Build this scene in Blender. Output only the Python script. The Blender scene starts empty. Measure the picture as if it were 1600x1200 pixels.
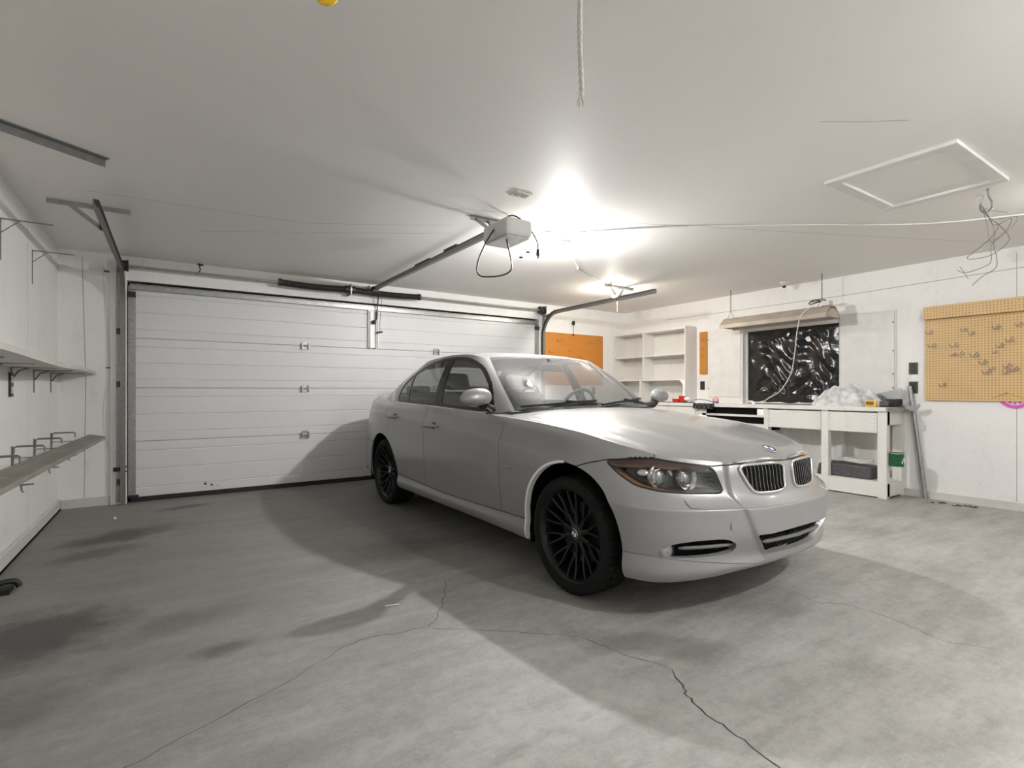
import bpy, bmesh, math, random
import numpy as np
from mathutils import Vector, Matrix
random.seed(7)
rng = np.random.default_rng(7)
SC = bpy.context.scene
COL = SC.collection

# ---------------------------------------------------------------- camera, world, exposure
YAW = .5832
cam_data = bpy.data.cameras.new('camera')
cam_data.sensor_width = 36.0
cam_data.lens = 806.2/1600*36.0
cam_data.shift_y = 11.1/1600
cam_data.clip_start = .02
cam = bpy.data.objects.new('camera', cam_data)
cam.location = (0, 0, 1.1123)
cam.rotation_euler = (math.pi/2, 0, -YAW)
COL.objects.link(cam)
SC.camera = cam
world = bpy.data.worlds.new('world'); SC.world = world
world.use_nodes = True
world.node_tree.nodes['Background'].inputs[0].default_value = (.8, .85, 1, 1)
world.node_tree.nodes['Background'].inputs[1].default_value = .05
SC.view_settings.view_transform = 'Standard'
SC.view_settings.look = 'None'
SC.view_settings.gamma = 1.0
SC.view_settings.use_curve_mapping = False
SC.view_settings.exposure = 1.75
SC.cycles.diffuse_bounces = 8

# lamp strengths (the emitting bulbs are built further down)
LAMP_MAIN, LAMP_CORNER, LAMP_RIGHT, LAMP_FILL = 1700.0, 580.0, 180.0, 1080.0

# room: x along the garage door wall, y towards it
XL, XR, YB, YD, ZC = -.89, 6.56, -1.05, 6.39, 2.455

# ---------------------------------------------------------------- node materials
def nmat(name):
    m = bpy.data.materials.new(name); m.use_nodes = True
    nt = m.node_tree; return m, nt, nt.nodes['Principled BSDF']
def lin(c):
    return tuple((x/12.92 if x <= .04045 else ((x+.055)/1.055)**2.4) for x in c)
def simple(name, col, rough=.5, metal=0.0, coat=0.0, var=0.0, scale=12.0, bump=0.0, bscale=None, spec=None, detail=4.0):
    m, nt, b = nmat(name)
    b.inputs['Base Color'].default_value = (*col, 1); b.inputs['Roughness'].default_value = rough
    b.inputs['Metallic'].default_value = metal; b.inputs['Coat Weight'].default_value = coat; b.inputs['Coat Roughness'].default_value = .06
    if spec is not None: b.inputs['Specular IOR Level'].default_value = spec
    if var or bump:
        tc = nt.nodes.new('ShaderNodeTexCoord')
        n = nt.nodes.new('ShaderNodeTexNoise'); n.inputs['Scale'].default_value = scale; n.inputs['Detail'].default_value = detail
        nt.links.new(tc.outputs['Object'], n.inputs['Vector'])
        if var:
            r = nt.nodes.new('ShaderNodeValToRGB')
            r.color_ramp.elements[0].position = .3; r.color_ramp.elements[1].position = .72
            r.color_ramp.elements[0].color = (*[c*(1-var) for c in col], 1); r.color_ramp.elements[1].color = (*[min(1, c*(1+var*.5)) for c in col], 1)
            nt.links.new(n.outputs['Fac'], r.inputs['Fac']); nt.links.new(r.outputs['Color'], b.inputs['Base Color'])
        if bump:
            n2 = nt.nodes.new('ShaderNodeTexNoise'); n2.inputs['Scale'].default_value = bscale or scale*4; n2.inputs['Detail'].default_value = 3
            nt.links.new(tc.outputs['Object'], n2.inputs['Vector'])
            bp = nt.nodes.new('ShaderNodeBump'); bp.inputs['Strength'].default_value = bump; bp.inputs['Distance'].default_value = .01
            nt.links.new(n2.outputs['Fac'], bp.inputs['Height']); nt.links.new(bp.outputs['Normal'], b.inputs['Normal'])
    return m
def emit(name, col, strength):
    m, nt, b = nmat(name)
    b.inputs['Base Color'].default_value = (*col, 1); b.inputs['Emission Color'].default_value = (*col, 1); b.inputs['Emission Strength'].default_value = strength
    return m
def glassy(name, tint, refl=1.45, rough=.02, veil=0.0):
    m = bpy.data.materials.new(name); m.use_nodes = True; nt = m.node_tree; nt.nodes.clear()
    o = nt.nodes.new('ShaderNodeOutputMaterial'); mx = nt.nodes.new('ShaderNodeMixShader'); fr = nt.nodes.new('ShaderNodeFresnel')
    t = nt.nodes.new('ShaderNodeBsdfTransparent'); g = nt.nodes.new('ShaderNodeBsdfGlossy')
    ge = nt.nodes.new('ShaderNodeNewGeometry'); mr = nt.nodes.new('ShaderNodeMapRange')      # same reflectance on both faces of a thin pane
    mr.inputs[3].default_value = refl; mr.inputs[4].default_value = 1/refl; nt.links.new(ge.outputs['Backfacing'], mr.inputs[0]); nt.links.new(mr.outputs[0], fr.inputs['IOR'])
    t.inputs['Color'].default_value = (*tint, 1); g.inputs['Roughness'].default_value = rough
    nt.links.new(fr.outputs[0], mx.inputs[0]); nt.links.new(t.outputs[0], mx.inputs[1]); nt.links.new(g.outputs[0], mx.inputs[2])
    if veil:                                # grey diffuse veil painting the reflected haze on the pane
        d = nt.nodes.new('ShaderNodeBsdfDiffuse'); d.inputs['Color'].default_value = (.55, .55, .54, 1); m2 = nt.nodes.new('ShaderNodeMixShader'); m2.inputs[0].default_value = veil
        nt.links.new(mx.outputs[0], m2.inputs[1]); nt.links.new(d.outputs[0], m2.inputs[2]); nt.links.new(m2.outputs[0], o.inputs['Surface'])
    else: nt.links.new(mx.outputs[0], o.inputs['Surface'])
    return m
class NG_:
    """tiny helper to write node graphs"""
    def __init__(s, nt): s.nt = nt
    def n(s, t, **kw):
        nd = s.nt.nodes.new(t)
        for k, v in kw.items():
            if k.startswith('i_'):
                key = k[2:]; key = int(key) if key.isdigit() else key.replace('_', ' ')
                if isinstance(v, bpy.types.NodeSocket): s.nt.links.new(v, nd.inputs[key])
                else: nd.inputs[key].default_value = v
            else: setattr(nd, k, v)
        return nd
    def math(s, op, a, b=None, clamp=False):
        nd = s.nt.nodes.new('ShaderNodeMath'); nd.operation = op; nd.use_clamp = clamp
        for i, v in enumerate((a, b)):
            if v is None: continue
            if isinstance(v, bpy.types.NodeSocket): s.nt.links.new(v, nd.inputs[i])
            else: nd.inputs[i].default_value = v
        return nd.outputs[0]
    def mix(s, f, a, b, blend='MIX'):
        nd = s.nt.nodes.new('ShaderNodeMix'); nd.data_type = 'RGBA'; nd.blend_type = blend
        for i, v in ((0, f), (6, a), (7, b)):
            if isinstance(v, bpy.types.NodeSocket): s.nt.links.new(v, nd.inputs[i])
            else: nd.inputs[i].default_value = v if i == 0 else (*v, 1)
        return nd.outputs[2]
    def noise(s, vec, scale, detail=4, rough=.5):
        return s.n('ShaderNodeTexNoise', i_Vector=vec, i_Scale=scale, i_Detail=float(detail), i_Roughness=rough).outputs['Fac']
    def ramp(s, f, p0, p1):
        nd = s.nt.nodes.new('ShaderNodeMapRange'); nd.clamp = True
        s.nt.links.new(f, nd.inputs[0]); nd.inputs[1].default_value = p0; nd.inputs[2].default_value = p1
        return nd.outputs[0]

def wall_mat(name, col, dirt=.25, rough=.55, relief=.12):
    m, nt, b = nmat(name); g = NG_(nt)
    tc = g.n('ShaderNodeTexCoord').outputs['Object']
    mp = g.n('ShaderNodeMapping', i_Vector=tc, i_Scale=(1, 1, .35)).outputs[0]
    n1 = g.ramp(g.noise(mp, 1.6, 6, .6), .42, .75); n2 = g.ramp(g.noise(tc, 34, 4, .6), .60, .78); n3 = g.ramp(g.noise(mp, 9, 5, .65), .56, .74)
    c = g.mix(g.math('MULTIPLY', n1, dirt*.5), col, tuple(x*.80 for x in col))
    c = g.mix(g.math('MULTIPLY', n3, dirt*.7), c, tuple(x*.72 for x in col))
    c = g.mix(g.math('MULTIPLY', n2, dirt*.6), c, (col[0]*.55, col[1]*.52, col[2]*.48))
    nt.links.new(c, b.inputs['Base Color']); b.inputs['Roughness'].default_value = rough
    bp = g.n('ShaderNodeBump', i_Strength=relief, i_Distance=.01, i_Height=g.noise(tc, 60, 4))
    nt.links.new(bp.outputs[0], b.inputs['Normal'])
    return m

def floor_mat():
    m, nt, b = nmat('worn concrete'); g = NG_(nt)
    tc = g.n('ShaderNodeNewGeometry').outputs['Position']
    base = lin((.645, .642, .624)); dark = lin((.48, .476, .458)); light = lin((.735, .732, .718))
    str_ = g.n('ShaderNodeMapping', i_Vector=tc, i_Rotation=(0, 0, .5), i_Scale=(.55, 2.2, 1)).outputs[0]
    a = g.ramp(g.noise(tc, .9, 8, .62), .38, .66); c_ = g.ramp(g.noise(str_, 2.3, 8, .65), .40, .70); d = g.ramp(g.noise(tc, 17, 8, .75), .44, .70)
    col = g.mix(g.math('MULTIPLY', a, .85), base, dark)
    col = g.mix(g.math('MULTIPLY', c_, .70), col, light)
    col = g.mix(g.math('MULTIPLY', d, .45), col, dark)
    e = g.ramp(g.noise(tc, 62, 5, .7), .48, .72); col = g.mix(g.math('MULTIPLY', e, .30), col, light)
    e2 = g.ramp(g.noise(tc, 330, 2, .5), .66, .70); col = g.mix(g.math('MULTIPLY', e2, .5), col, lin((.86, .855, .84)))
    e3 = g.ramp(g.noise(str_, 5.5, 9, .72), .50, .68); col = g.mix(g.math('MULTIPLY', e3, .40), col, dark)
    sp = g.ramp(g.noise(tc, 150, 3, .6), .60, .75); col = g.mix(g.math('MULTIPLY', sp, .35), col, lin((.40, .39, .37)))
    wh = g.ramp(g.noise(str_, 16, 6, .75), .62, .74); col = g.mix(g.math('MULTIPLY', wh, .40), col, lin((.82, .815, .80)))
    # traffic dirt of the parking bay towards the big door and along the left wall
    xyz = g.n('ShaderNodeSeparateXYZ', i_0=tc); X, Y = xyz.outputs[0], xyz.outputs[1]
    wob = g.math('MULTIPLY', g.math('SUBTRACT', g.noise(tc, 1.3, 6, .6), .5), 1.6)
    bay = g.ramp(g.math('ADD', g.math('SUBTRACT', Y, g.math('MULTIPLY', X, .55)), wob), .9, 3.2)
    bay = g.math('MULTIPLY', bay, .62)
    col = g.mix(bay, col, lin((.41, .40, .385)))
    # oil stains: (x, y, rx, ry, angle, strength)
    for (sx, sy, rx, ry, an, st) in [(-.33, 4.95, .42, .20, .35, .75), (-.42, 4.5, .30, .16, .3, .5), (.10, 5.86, .26, .10, .2, .7), (-.50, 3.15, .34, .36, .2, .75),
                                     (.05, 2.95, .30, .16, .3, .30), (.20, 2.55, .13, .08, .2, .5), (1.35, 3.5, .5, .25, .2, .35), (-.5, 2.45, .3, .2, .4, .4), (1.75, 1.55, .5, .12, -.8, .35)]:
        mp = g.n('ShaderNodeMapping', i_Vector=tc, i_Location=(-sx, -sy, 0)).outputs[0]
        mp = g.n('ShaderNodeMapping', i_Vector=mp, i_Rotation=(0, 0, -an)).outputs[0]
        mp = g.n('ShaderNodeMapping', i_Vector=mp, i_Scale=(1/rx, 1/ry, 0)).outputs[0]
        ln = g.n('ShaderNodeVectorMath', operation='LENGTH', i_0=mp).outputs['Value']
        f = g.ramp(g.math('ADD', ln, g.math('MULTIPLY', g.math('SUBTRACT', g.noise(tc, 4.5, 6, .7), .5), 2.0)), 1.15, .45)
        col = g.mix(g.math('MULTIPLY', f, st), col, lin((.25, .245, .23)))
    nt.links.new(col, b.inputs['Base Color']); b.inputs['Roughness'].default_value = .62
    bp = g.n('ShaderNodeBump', i_Strength=.18, i_Distance=.01, i_Height=g.noise(tc, 45, 6, .65))
    nt.links.new(bp.outputs[0], b.inputs['Normal'])
    return m

def peg_mat(name, col, ax):
    """perforated hardboard: inch pitch dark holes; ax = the horizontal axis of the board"""
    m, nt, b = nmat(name); g = NG_(nt)
    tc = g.n('ShaderNodeTexCoord').outputs['Object']
    xyz = g.n('ShaderNodeSeparateXYZ', i_0=tc); H, Z = xyz.outputs[ax], xyz.outputs[2]
    p = .0254
    fx = g.math('SUBTRACT', g.math('FRACT', g.math('DIVIDE', H, p)), .5); fz = g.math('SUBTRACT', g.math('FRACT', g.math('DIVIDE', Z, p)), .5)
    r = g.math('SQRT', g.math('ADD', g.math('MULTIPLY', fx, fx), g.math('MULTIPLY', fz, fz)))
    hole = g.ramp(r, .21, .15)
    n = g.ramp(g.noise(tc, 5, 5, .6), .35, .7)
    c = g.mix(g.math('MULTIPLY', n, .4), col, tuple(x*.78 for x in col))
    c = g.mix(hole, c, tuple(x*.22 for x in col))
    nt.links.new(c, b.inputs['Base Color']); b.inputs['Roughness'].default_value = .5
    return m
def wood_mat(name, col, ax=1, rough=.6):
    m, nt, b = nmat(name); g = NG_(nt)
    tc = g.n('ShaderNodeTexCoord').outputs['Object']
    s = [14, 14, 14]; s[ax] = 1.2
    mp = g.n('ShaderNodeMapping', i_Vector=tc, i_Scale=tuple(s)).outputs[0]
    n = g.ramp(g.noise(mp, 2.0, 7, .65), .35, .7); n2 = g.ramp(g.noise(tc, 3, 5, .6), .45, .7)
    c = g.mix(n, col, tuple(x*.62 for x in col)); c = g.mix(g.math('MULTIPLY', n2, .6), c, tuple(x*.5 for x in col))
    nt.links.new(c, b.inputs['Base Color']); b.inputs['Roughness'].default_value = rough
    return m
def poly_mat():
    """crumpled black polythene"""
    m, nt, b = nmat('black polythene'); g = NG_(nt)
    tc = g.n('ShaderNodeTexCoord').outputs['Object']
    b.inputs['Base Color'].default_value = (.013, .012, .012, 1); b.inputs['Roughness'].default_value = .20; b.inputs['Specular IOR Level'].default_value = .6
    mp = g.n('ShaderNodeMapping', i_Vector=tc, i_Rotation=(.5, 0, 0), i_Scale=(1, 1.0, 2.4)).outputs[0]
    n = g.noise(mp, 3.4, 5, .55); n2 = g.noise(mp, 11, 4, .5)
    h = g.math('ADD', g.math('MULTIPLY', n, 1.0), g.math('MULTIPLY', n2, .25))
    bp = g.n('ShaderNodeBump', i_Strength=.35, i_Distance=.03, i_Height=h)
    nt.links.new(bp.outputs[0], b.inputs['Normal'])
    return m
def paint_mat():
    m, nt, b = nmat('silver car paint'); g = NG_(nt)
    tc = g.n('ShaderNodeTexCoord').outputs['Object']
    b.inputs['Base Color'].default_value = (.335, .335, .335, 1); b.inputs['Metallic'].default_value = .34; b.inputs['Roughness'].default_value = .40
    b.inputs['Coat Weight'].default_value = .6; b.inputs['Coat Roughness'].default_value = .07; b.inputs['Coat IOR'].default_value = 1.45
    n = g.ramp(g.noise(tc, 2.2, 6, .6), .4, .75)
    c = g.mix(g.math('MULTIPLY', n, .25), (.335, .335, .335), (.30, .30, .298)); nt.links.new(c, b.inputs['Base Color'])
    return m

M = dict(
    wall=wall_mat('painted plywood', lin((.905, .902, .896)), .45), ceil=wall_mat('painted ceiling', lin((.92, .912, .900)), .14, .58, .04),
    floor=floor_mat(), base=wall_mat('scuffed baseboard paint', lin((.80, .79, .77)), .9), white=simple('white paint', lin((.86, .855, .845)), .5, var=.08, scale=7, bump=.05),
    white2=wall_mat('worn white bench paint', lin((.87, .865, .85)), .6), doorw=simple('white door enamel', lin((.845, .85, .855)), .42, var=.02, scale=3, bump=.06, bscale=160),
    galv=simple('galvanised steel', (.40, .40, .40), .42, .85, var=.18, scale=40), steel=simple('dull track steel', (.27, .27, .265), .45, .8, var=.15, scale=30),
    dsteel=simple('dark oiled steel', (.05, .048, .045), .45, .5, var=.3, scale=50), blackiron=simple('black strap iron', (.018, .018, .018), .5, .2),
    chrome=simple('chrome', (.82, .82, .82), .10, 1.0), black=simple('black plastic', (.014, .014, .014), .45), rubber=simple('tyre rubber', (.010, .010, .0098), .78, var=.2, scale=30, spec=.25),
    gloss=simple('gloss black', (.010, .010, .010), .22), rimblk=simple('satin black alloy', (.032, .032, .033), .26, .6), void=simple('matt black liner', (.006, .006, .006), .9, spec=.1),
    cable=simple('white cable', lin((.86, .86, .84)), .5), bcord=simple('black cord', (.012, .012, .012), .45), wire=simple('grey wire', (.16, .155, .15), .5, .4),
    paint=paint_mat(), glass=glassy('window glass', (.60, .615, .615), 1.52, .02, .10), lens=glassy('headlamp lens', (.93, .93, .93), 1.40), wiretie=simple('bare wire', (.33, .33, .33), .4, .7),
    seat=simple('grey seat cloth', (.15, .148, .145), .8, var=.1), dash=simple('dark dash vinyl', (.035, .035, .034), .6), headliner=simple('pale headliner', (.42, .42, .41), .9),
    amber=simple('amber lens', (.24, .115, .045), .25), brown=simple('smoked amber strip', (.115, .068, .05), .3), smoke=simple('smoked reflector grey', (.085, .085, .083), .35, .3), refl=simple('headlamp reflector', (.70, .70, .70), .16, 1.0),
    blue=simple('emblem blue', (.03, .16, .45), .25), ewhite=simple('emblem white', (.85, .85, .85), .25), tape=simple('white parts and drawn highlights', (.97, .97, .96), .4),
    wood=wood_mat('weathered grey plank', lin((.60, .585, .55)), 1), peg=peg_mat('tan pegboard', lin((.835, .70, .50)), 1), pegwarm=peg_mat('orange pegboard', lin((.80, .52, .20)), 0), pegs=peg_mat('orange pegboard strip', lin((.78, .52, .22)), 1),  # warm, dimmer light on the end wall board is put into its orange
    outlet=simple('dark outlet plate', (.035, .033, .032), .4), poly=poly_mat(), hood_metal=simple('aged lamp shade enamel', lin((.74, .70, .65)), .4, .25, var=.2, scale=6),
    rag=simple('stained white rag', lin((.84, .845, .855)), .9, var=.45, scale=14), bottle=glassy('clear bottle plastic', (.88, .92, .95), 1.5, .05), blabel=simple('blue bottle label', (.03, .09, .45), .5), wlabel=simple('white label', (.8, .82, .84), .5),
    yellow=simple('yellow card', lin((.93, .78, .30)), .5, var=.3, scale=30), red=simple('red enamel', (.55, .02, .012), .35, var=.2, scale=25), pink=simple('pink rubber', lin((.90, .62, .58)), .5), bluec=simple('blue hose', lin((.35, .42, .68)), .5),
    green=simple('green tin print', lin((.15, .41, .23)), .4, .2, var=.45, scale=22), speck=simple('speckled dark box', (.10, .10, .11), .6, var=.9, scale=120), saw=simple('saw blade steel', (.42, .43, .43), .35, .9), magenta=simple('magenta plastic', lin((.85, .35, .75)), .4),
    yrope=simple('yellow coated hook', lin((.93, .76, .16)), .35), rope=simple('white cotton rope', lin((.87, .86, .83)), .9, var=.15, scale=60, bump=.3, bscale=300), crack=simple('dark floor crack', lin((.30, .29, .27)), .9), cseam=simple('ceiling joint line', lin((.72, .71, .69)), .9), seam=simple('joint line', lin((.60, .59, .57)), .9),
    glassball=simple('projector glass', (.30, .31, .32), .05, .6, coat=1.0), slat=simple('grille slat', (.42, .42, .42), .25, .9), greytrim=simple('grey intake trim', (.16, .16, .158), .5), refl2=simple('clear lamp reflector', (.45, .45, .45), .25, .7), dsilver=simple('handle recess silver', (.10, .10, .10), .5, .4),
    rust=simple('rusty steel', (.16, .08, .05), .7, .3, var=.4, scale=60), debris=simple('grey grit', lin((.36, .35, .33)), .9, var=.4, scale=80), paper=simple('paper scrap', lin((.86, .85, .82)), .8),
    bulbc=simple('porcelain', lin((.93, .93, .92)), .3), gasket=simple('black door seal', (.02, .018, .016), .7), plate=simple('off white opener plastic', lin((.80, .80, .79)), .45))

# ---------------------------------------------------------------- mesh helpers
ORG = {}
def link(name, me, mat, parent=None):
    o = bpy.data.objects.new(name, me); COL.objects.link(o)
    if mat is not None and len(me.materials) == 0: me.materials.append(M[mat] if isinstance(mat, str) else mat)
    if parent is not None: o.parent = parent
    return o
def tag(o, label=None, cat=None, group=None, kind=None):
    if label: o['label'] = label
    if cat: o['category'] = cat
    if group: o['group'] = group
    if kind: o['kind'] = kind
    return o
def root(name, label, cat, loc=(0, 0, 0), group=None, rotz=0.0):
    o = bpy.data.objects.new(name, None); COL.objects.link(o); o.location = loc; o.rotation_euler = (0, 0, rotz); o.empty_display_size = .1
    ORG[o.name] = Vector(loc)
    return tag(o, label, cat, group)
class MB:
    def __init__(s): s.v = []; s.f = []
    def add(s, V, Fc):
        k = len(s.v); s.v += [tuple(map(float, p)) for p in V]; s.f += [tuple(int(i)+k for i in q) for q in Fc]; return s
    def box(s, x0, x1, y0, y1, z0, z1):
        V = [(x, y, z) for x in (x0, x1) for y in (y0, y1) for z in (z0, z1)]
        return s.add(V, [(0, 1, 3, 2), (4, 6, 7, 5), (0, 4, 5, 1), (2, 3, 7, 6), (0, 2, 6, 4), (1, 5, 7, 3)])
    def bar(s, p0, p1, w, h, up=(0, 0, 1)):
        """box section beam between two points; w across, h along up"""
        a, b = Vector(p0), Vector(p1); d = (b-a).normalized(); u = Vector(up); x = d.cross(u).normalized(); u = x.cross(d).normalized()
        V = []
        for p in (a, b):
            for sx, su in ((-1, -1), (1, -1), (1, 1), (-1, 1)): V.append(p + x*(sx*w/2) + u*(su*h/2))
        return s.add(V, [(0, 1, 2, 3), (7, 6, 5, 4), (0, 4, 5, 1), (1, 5, 6, 2), (2, 6, 7, 3), (3, 7, 4, 0)])
    def tube(s, pts, r, n=8, cap=True, closed=False):
        P = [Vector(p) for p in pts]; m = len(P); rr = r if hasattr(r, '__len__') else [r]*m
        up = Vector((0, 0, 1)); V = []; prev = None
        for i in range(m):
            if closed: d = P[(i+1) % m]-P[i-1]
            else: d = P[min(i+1, m-1)]-P[max(i-1, 0)]
            d = d.normalized() if d.length > 1e-9 else Vector((0, 0, 1))
            if prev is None:
                x = d.cross(up)
                if x.length < 1e-3: x = d.cross(Vector((1, 0, 0)))
                x.normalize()
            else:
                x = prev - d*prev.dot(d)
                x = x.normalized() if x.length > 1e-6 else d.orthogonal().normalized()
            prev = x; y = d.cross(x)
            for k in range(n):
                a = 2*math.pi*k/n; V.append(P[i] + (x*math.cos(a) + y*math.sin(a))*rr[i])
        Fc = []
        for i in range(m if closed else m-1):
            j = (i+1) % m
            for k in range(n): Fc.append((i*n+k, i*n+(k+1) % n, j*n+(k+1) % n, j*n+k))
        if cap and not closed: Fc += [tuple(range(n))[::-1], tuple((m-1)*n+k for k in range(n))]
        return s.add(V, Fc)
    def cyl(s, p0, p1, r0, r1=None, n=16): return s.tube([p0, p1], [r0, r0 if r1 is None else r1], n)
    def lathe(s, prof, o, axis=(0, 0, 1), n=24, closed=False):
        """prof: (radius, height) list about axis through o"""
        ax = Vector(axis).normalized(); x = ax.orthogonal().normalized(); y = ax.cross(x); o = Vector(o); m = len(prof); V = []
        for r, h in prof:
            for k in range(n):
                a = 2*math.pi*k/n; V.append(o + ax*h + (x*math.cos(a)+y*math.sin(a))*max(r, 1e-5))
        Fc = []
        for i in range(m if closed else m-1):
            j = (i+1) % m
            for k in range(n): Fc.append((i*n+k, i*n+(k+1) % n, j*n+(k+1) % n, j*n+k))
        return s.add(V, Fc)
    def prism(s, poly, ax, d0, d1):
        """poly of 2d points in the plane normal to axis ax, extruded d0..d1"""
        def p3(p, d):
            q = list(p); q.insert(ax, d); return q
        n = len(poly); V = [p3(p, d0) for p in poly] + [p3(p, d1) for p in poly]
        return s.add(V, [tuple(range(n))[::-1], tuple(range(n, 2*n))] + [(i, (i+1) % n, n+(i+1) % n, n+i) for i in range(n)])
    def sphere(s, c, r, n=14, m=8, sc=(1, 1, 1)):
        V = []; c = Vector(c)
        for i in range(m+1):
            t = math.pi*i/m
            for k in range(n):
                a = 2*math.pi*k/n; V.append((c.x + r*sc[0]*math.sin(t)*math.cos(a), c.y + r*sc[1]*math.sin(t)*math.sin(a), c.z + r*sc[2]*math.cos(t)))
        return s.add(V, [(i*n+k, (i+1)*n+k, (i+1)*n+(k+1) % n, i*n+(k+1) % n) for i in range(m) for k in range(n)])
    def build(s, name, mat, parent=None, smooth=None, bevel=0.0, fix=True):
        if parent is not None: off = ORG[parent.name]
        else:
            a = np.array(s.v); off = Vector(((a[:, 0].min()+a[:, 0].max())/2, (a[:, 1].min()+a[:, 1].max())/2, a[:, 2].min()))
        me = bpy.data.meshes.new(name)
        me.from_pydata([tuple(Vector(p)-off) for p in s.v], [], s.f)
        if fix:
            bm = bmesh.new(); bm.from_mesh(me); bmesh.ops.remove_doubles(bm, verts=bm.verts, dist=1e-6); bmesh.ops.recalc_face_normals(bm, faces=bm.faces); bm.to_mesh(me); bm.free()
        if smooth:
            me.polygons.foreach_set('use_smooth', [True]*len(me.polygons)); me.set_sharp_from_angle(angle=math.radians(smooth))
        me.update()
        o = link(name, me, mat, parent)
        if parent is None: o.location = off
        ORG[o.name] = off
        if bevel:
            b = o.modifiers.new('bevel', 'BEVEL'); b.width = bevel; b.segments = 2; b.limit_method = 'ANGLE'
        return o
def struct(name, mb, mat, **kw): return tag(mb.build(name, mat, **kw), kind='structure')
def copy_tree(o, parent=None, delta=None, label=None, group=None):
    c = o.copy(); COL.objects.link(c); c.parent = parent
    if delta is not None: c.location = Vector(o.location) + Vector(delta)
    if label: c['label'] = label
    if group: c['group'] = group
    for ch in list(o.children):
        d = ch.copy(); COL.objects.link(d); d.parent = c
        for g_ in list(ch.children):
            e = g_.copy(); COL.objects.link(e); e.parent = d
    return c
# ---------------------------------------------------------------- car surfaces (numpy only)
# car frame: w = half width (0 on the centre line), L = metres behind the front axle, z = height
def pchip(x, y, q):
    x = np.asarray(x, float); y = np.asarray(y, float); q = np.asarray(q, float)
    h = np.diff(x); d = np.diff(y) / h
    m = np.zeros_like(y)
    for i in range(1, len(x) - 1):
        if d[i-1] * d[i] > 0:
            w1 = 2*h[i] + h[i-1]; w2 = h[i] + 2*h[i-1]
            m[i] = (w1 + w2) / (w1/d[i-1] + w2/d[i])
    m[0] = d[0]; m[-1] = d[-1]
    k = np.clip(np.searchsorted(x, q) - 1, 0, len(h) - 1)
    t = (q - x[k]) / h[k]
    return ((1+2*t)*(1-t)**2*y[k] + t*(1-t)**2*h[k]*m[k] + t*t*(3-2*t)*y[k+1] + t*t*(t-1)*h[k]*m[k+1])

def cspline(x, y, q):
    x = np.asarray(x, float); y = np.asarray(y, float); n = len(x)
    h = np.diff(x); A = np.eye(n); b = np.zeros(n)
    for i in range(1, n-1):
        A[i, i-1] = h[i-1]; A[i, i] = 2*(h[i-1]+h[i]); A[i, i+1] = h[i]
        b[i] = 6*((y[i+1]-y[i])/h[i] - (y[i]-y[i-1])/h[i-1])
    M = np.linalg.solve(A, b)
    k = np.clip(np.searchsorted(x, q) - 1, 0, n-2)
    t0 = x[k+1]-q; t1 = q-x[k]; hk = h[k]
    return (M[k]*t0**3 + M[k+1]*t1**3)/(6*hk) + (y[k]/hk - M[k]*hk/6)*t0 + (y[k+1]/hk - M[k+1]*hk/6)*t1

def gsm(a, n, axis=0):
    for _ in range(n):
        p = np.concatenate([a.take([0], axis), a, a.take([-1], axis)], axis)
        m = a.shape[axis]
        a = .25*p.take(range(0, m), axis) + .5*p.take(range(1, m+1), axis) + .25*p.take(range(2, m+2), axis)
    return a

CONT = np.array([(0, -.815), (.2, -.80), (.395, -.757), (.531, -.703), (.638, -.648), (.739, -.575), (.815, -.48),
    (.856, -.36), (.876, -.22), (.886, 0), (.890, .35), (.896, .65), (.902, 1.2), (.905, 1.8), (.906, 2.4), (.904, 2.76),
    (.885, 3.05), (.85, 3.3), (.79, 3.5), (.68, 3.63), (.50, 3.70), (.25, 3.74), (0, 3.75)])
_cl = np.r_[0, np.cumsum(np.hypot(*np.diff(CONT, axis=0).T))]
CL_TOT = _cl[-1]
def cont(s):
    w = cspline(_cl, CONT[:, 0], s); L = cspline(_cl, CONT[:, 1], s)
    e = 1e-3
    dw = cspline(_cl, CONT[:, 0], np.clip(s+e, 0, CL_TOT)) - cspline(_cl, CONT[:, 0], np.clip(s-e, 0, CL_TOT))
    dL = cspline(_cl, CONT[:, 1], np.clip(s+e, 0, CL_TOT)) - cspline(_cl, CONT[:, 1], np.clip(s-e, 0, CL_TOT))
    dw = np.where(s < e, 1, dw); dL = np.where(s < e, 0, dL); dw = np.where(s > CL_TOT-e, -1, dw); dL = np.where(s > CL_TOT-e, 0, dL)
    l = np.hypot(dw, dL)
    return w, L, dL/l, -dw/l          # point and outward normal in (w, L)
_sd = np.linspace(0, CL_TOT, 3000); _cw, _cL, _, _ = cont(_sd)
def s_at_L(L): k = np.argmax(_cw > .6) ; return np.interp(L, _cL[k:2700], _sd[k:2700])
def s_at_wf(w): k = np.argmax(_cL > -.3); return np.interp(w, _cw[:k], _sd[:k])
def s_at_wr(w): k = np.argmax(_cL > 3.4); return np.interp(-w, -_cw[k:], _sd[k:])
NODES = np.array([0, s_at_wf(.36), s_at_wf(.55), s_at_L(-.49), s_at_L(-.30), s_at_L(0), s_at_L(.65), s_at_L(1.3), s_at_L(1.9),
                  s_at_L(2.5), s_at_L(2.76), s_at_L(3.1), s_at_L(3.45), s_at_wr(.55), CL_TOT])
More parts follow.
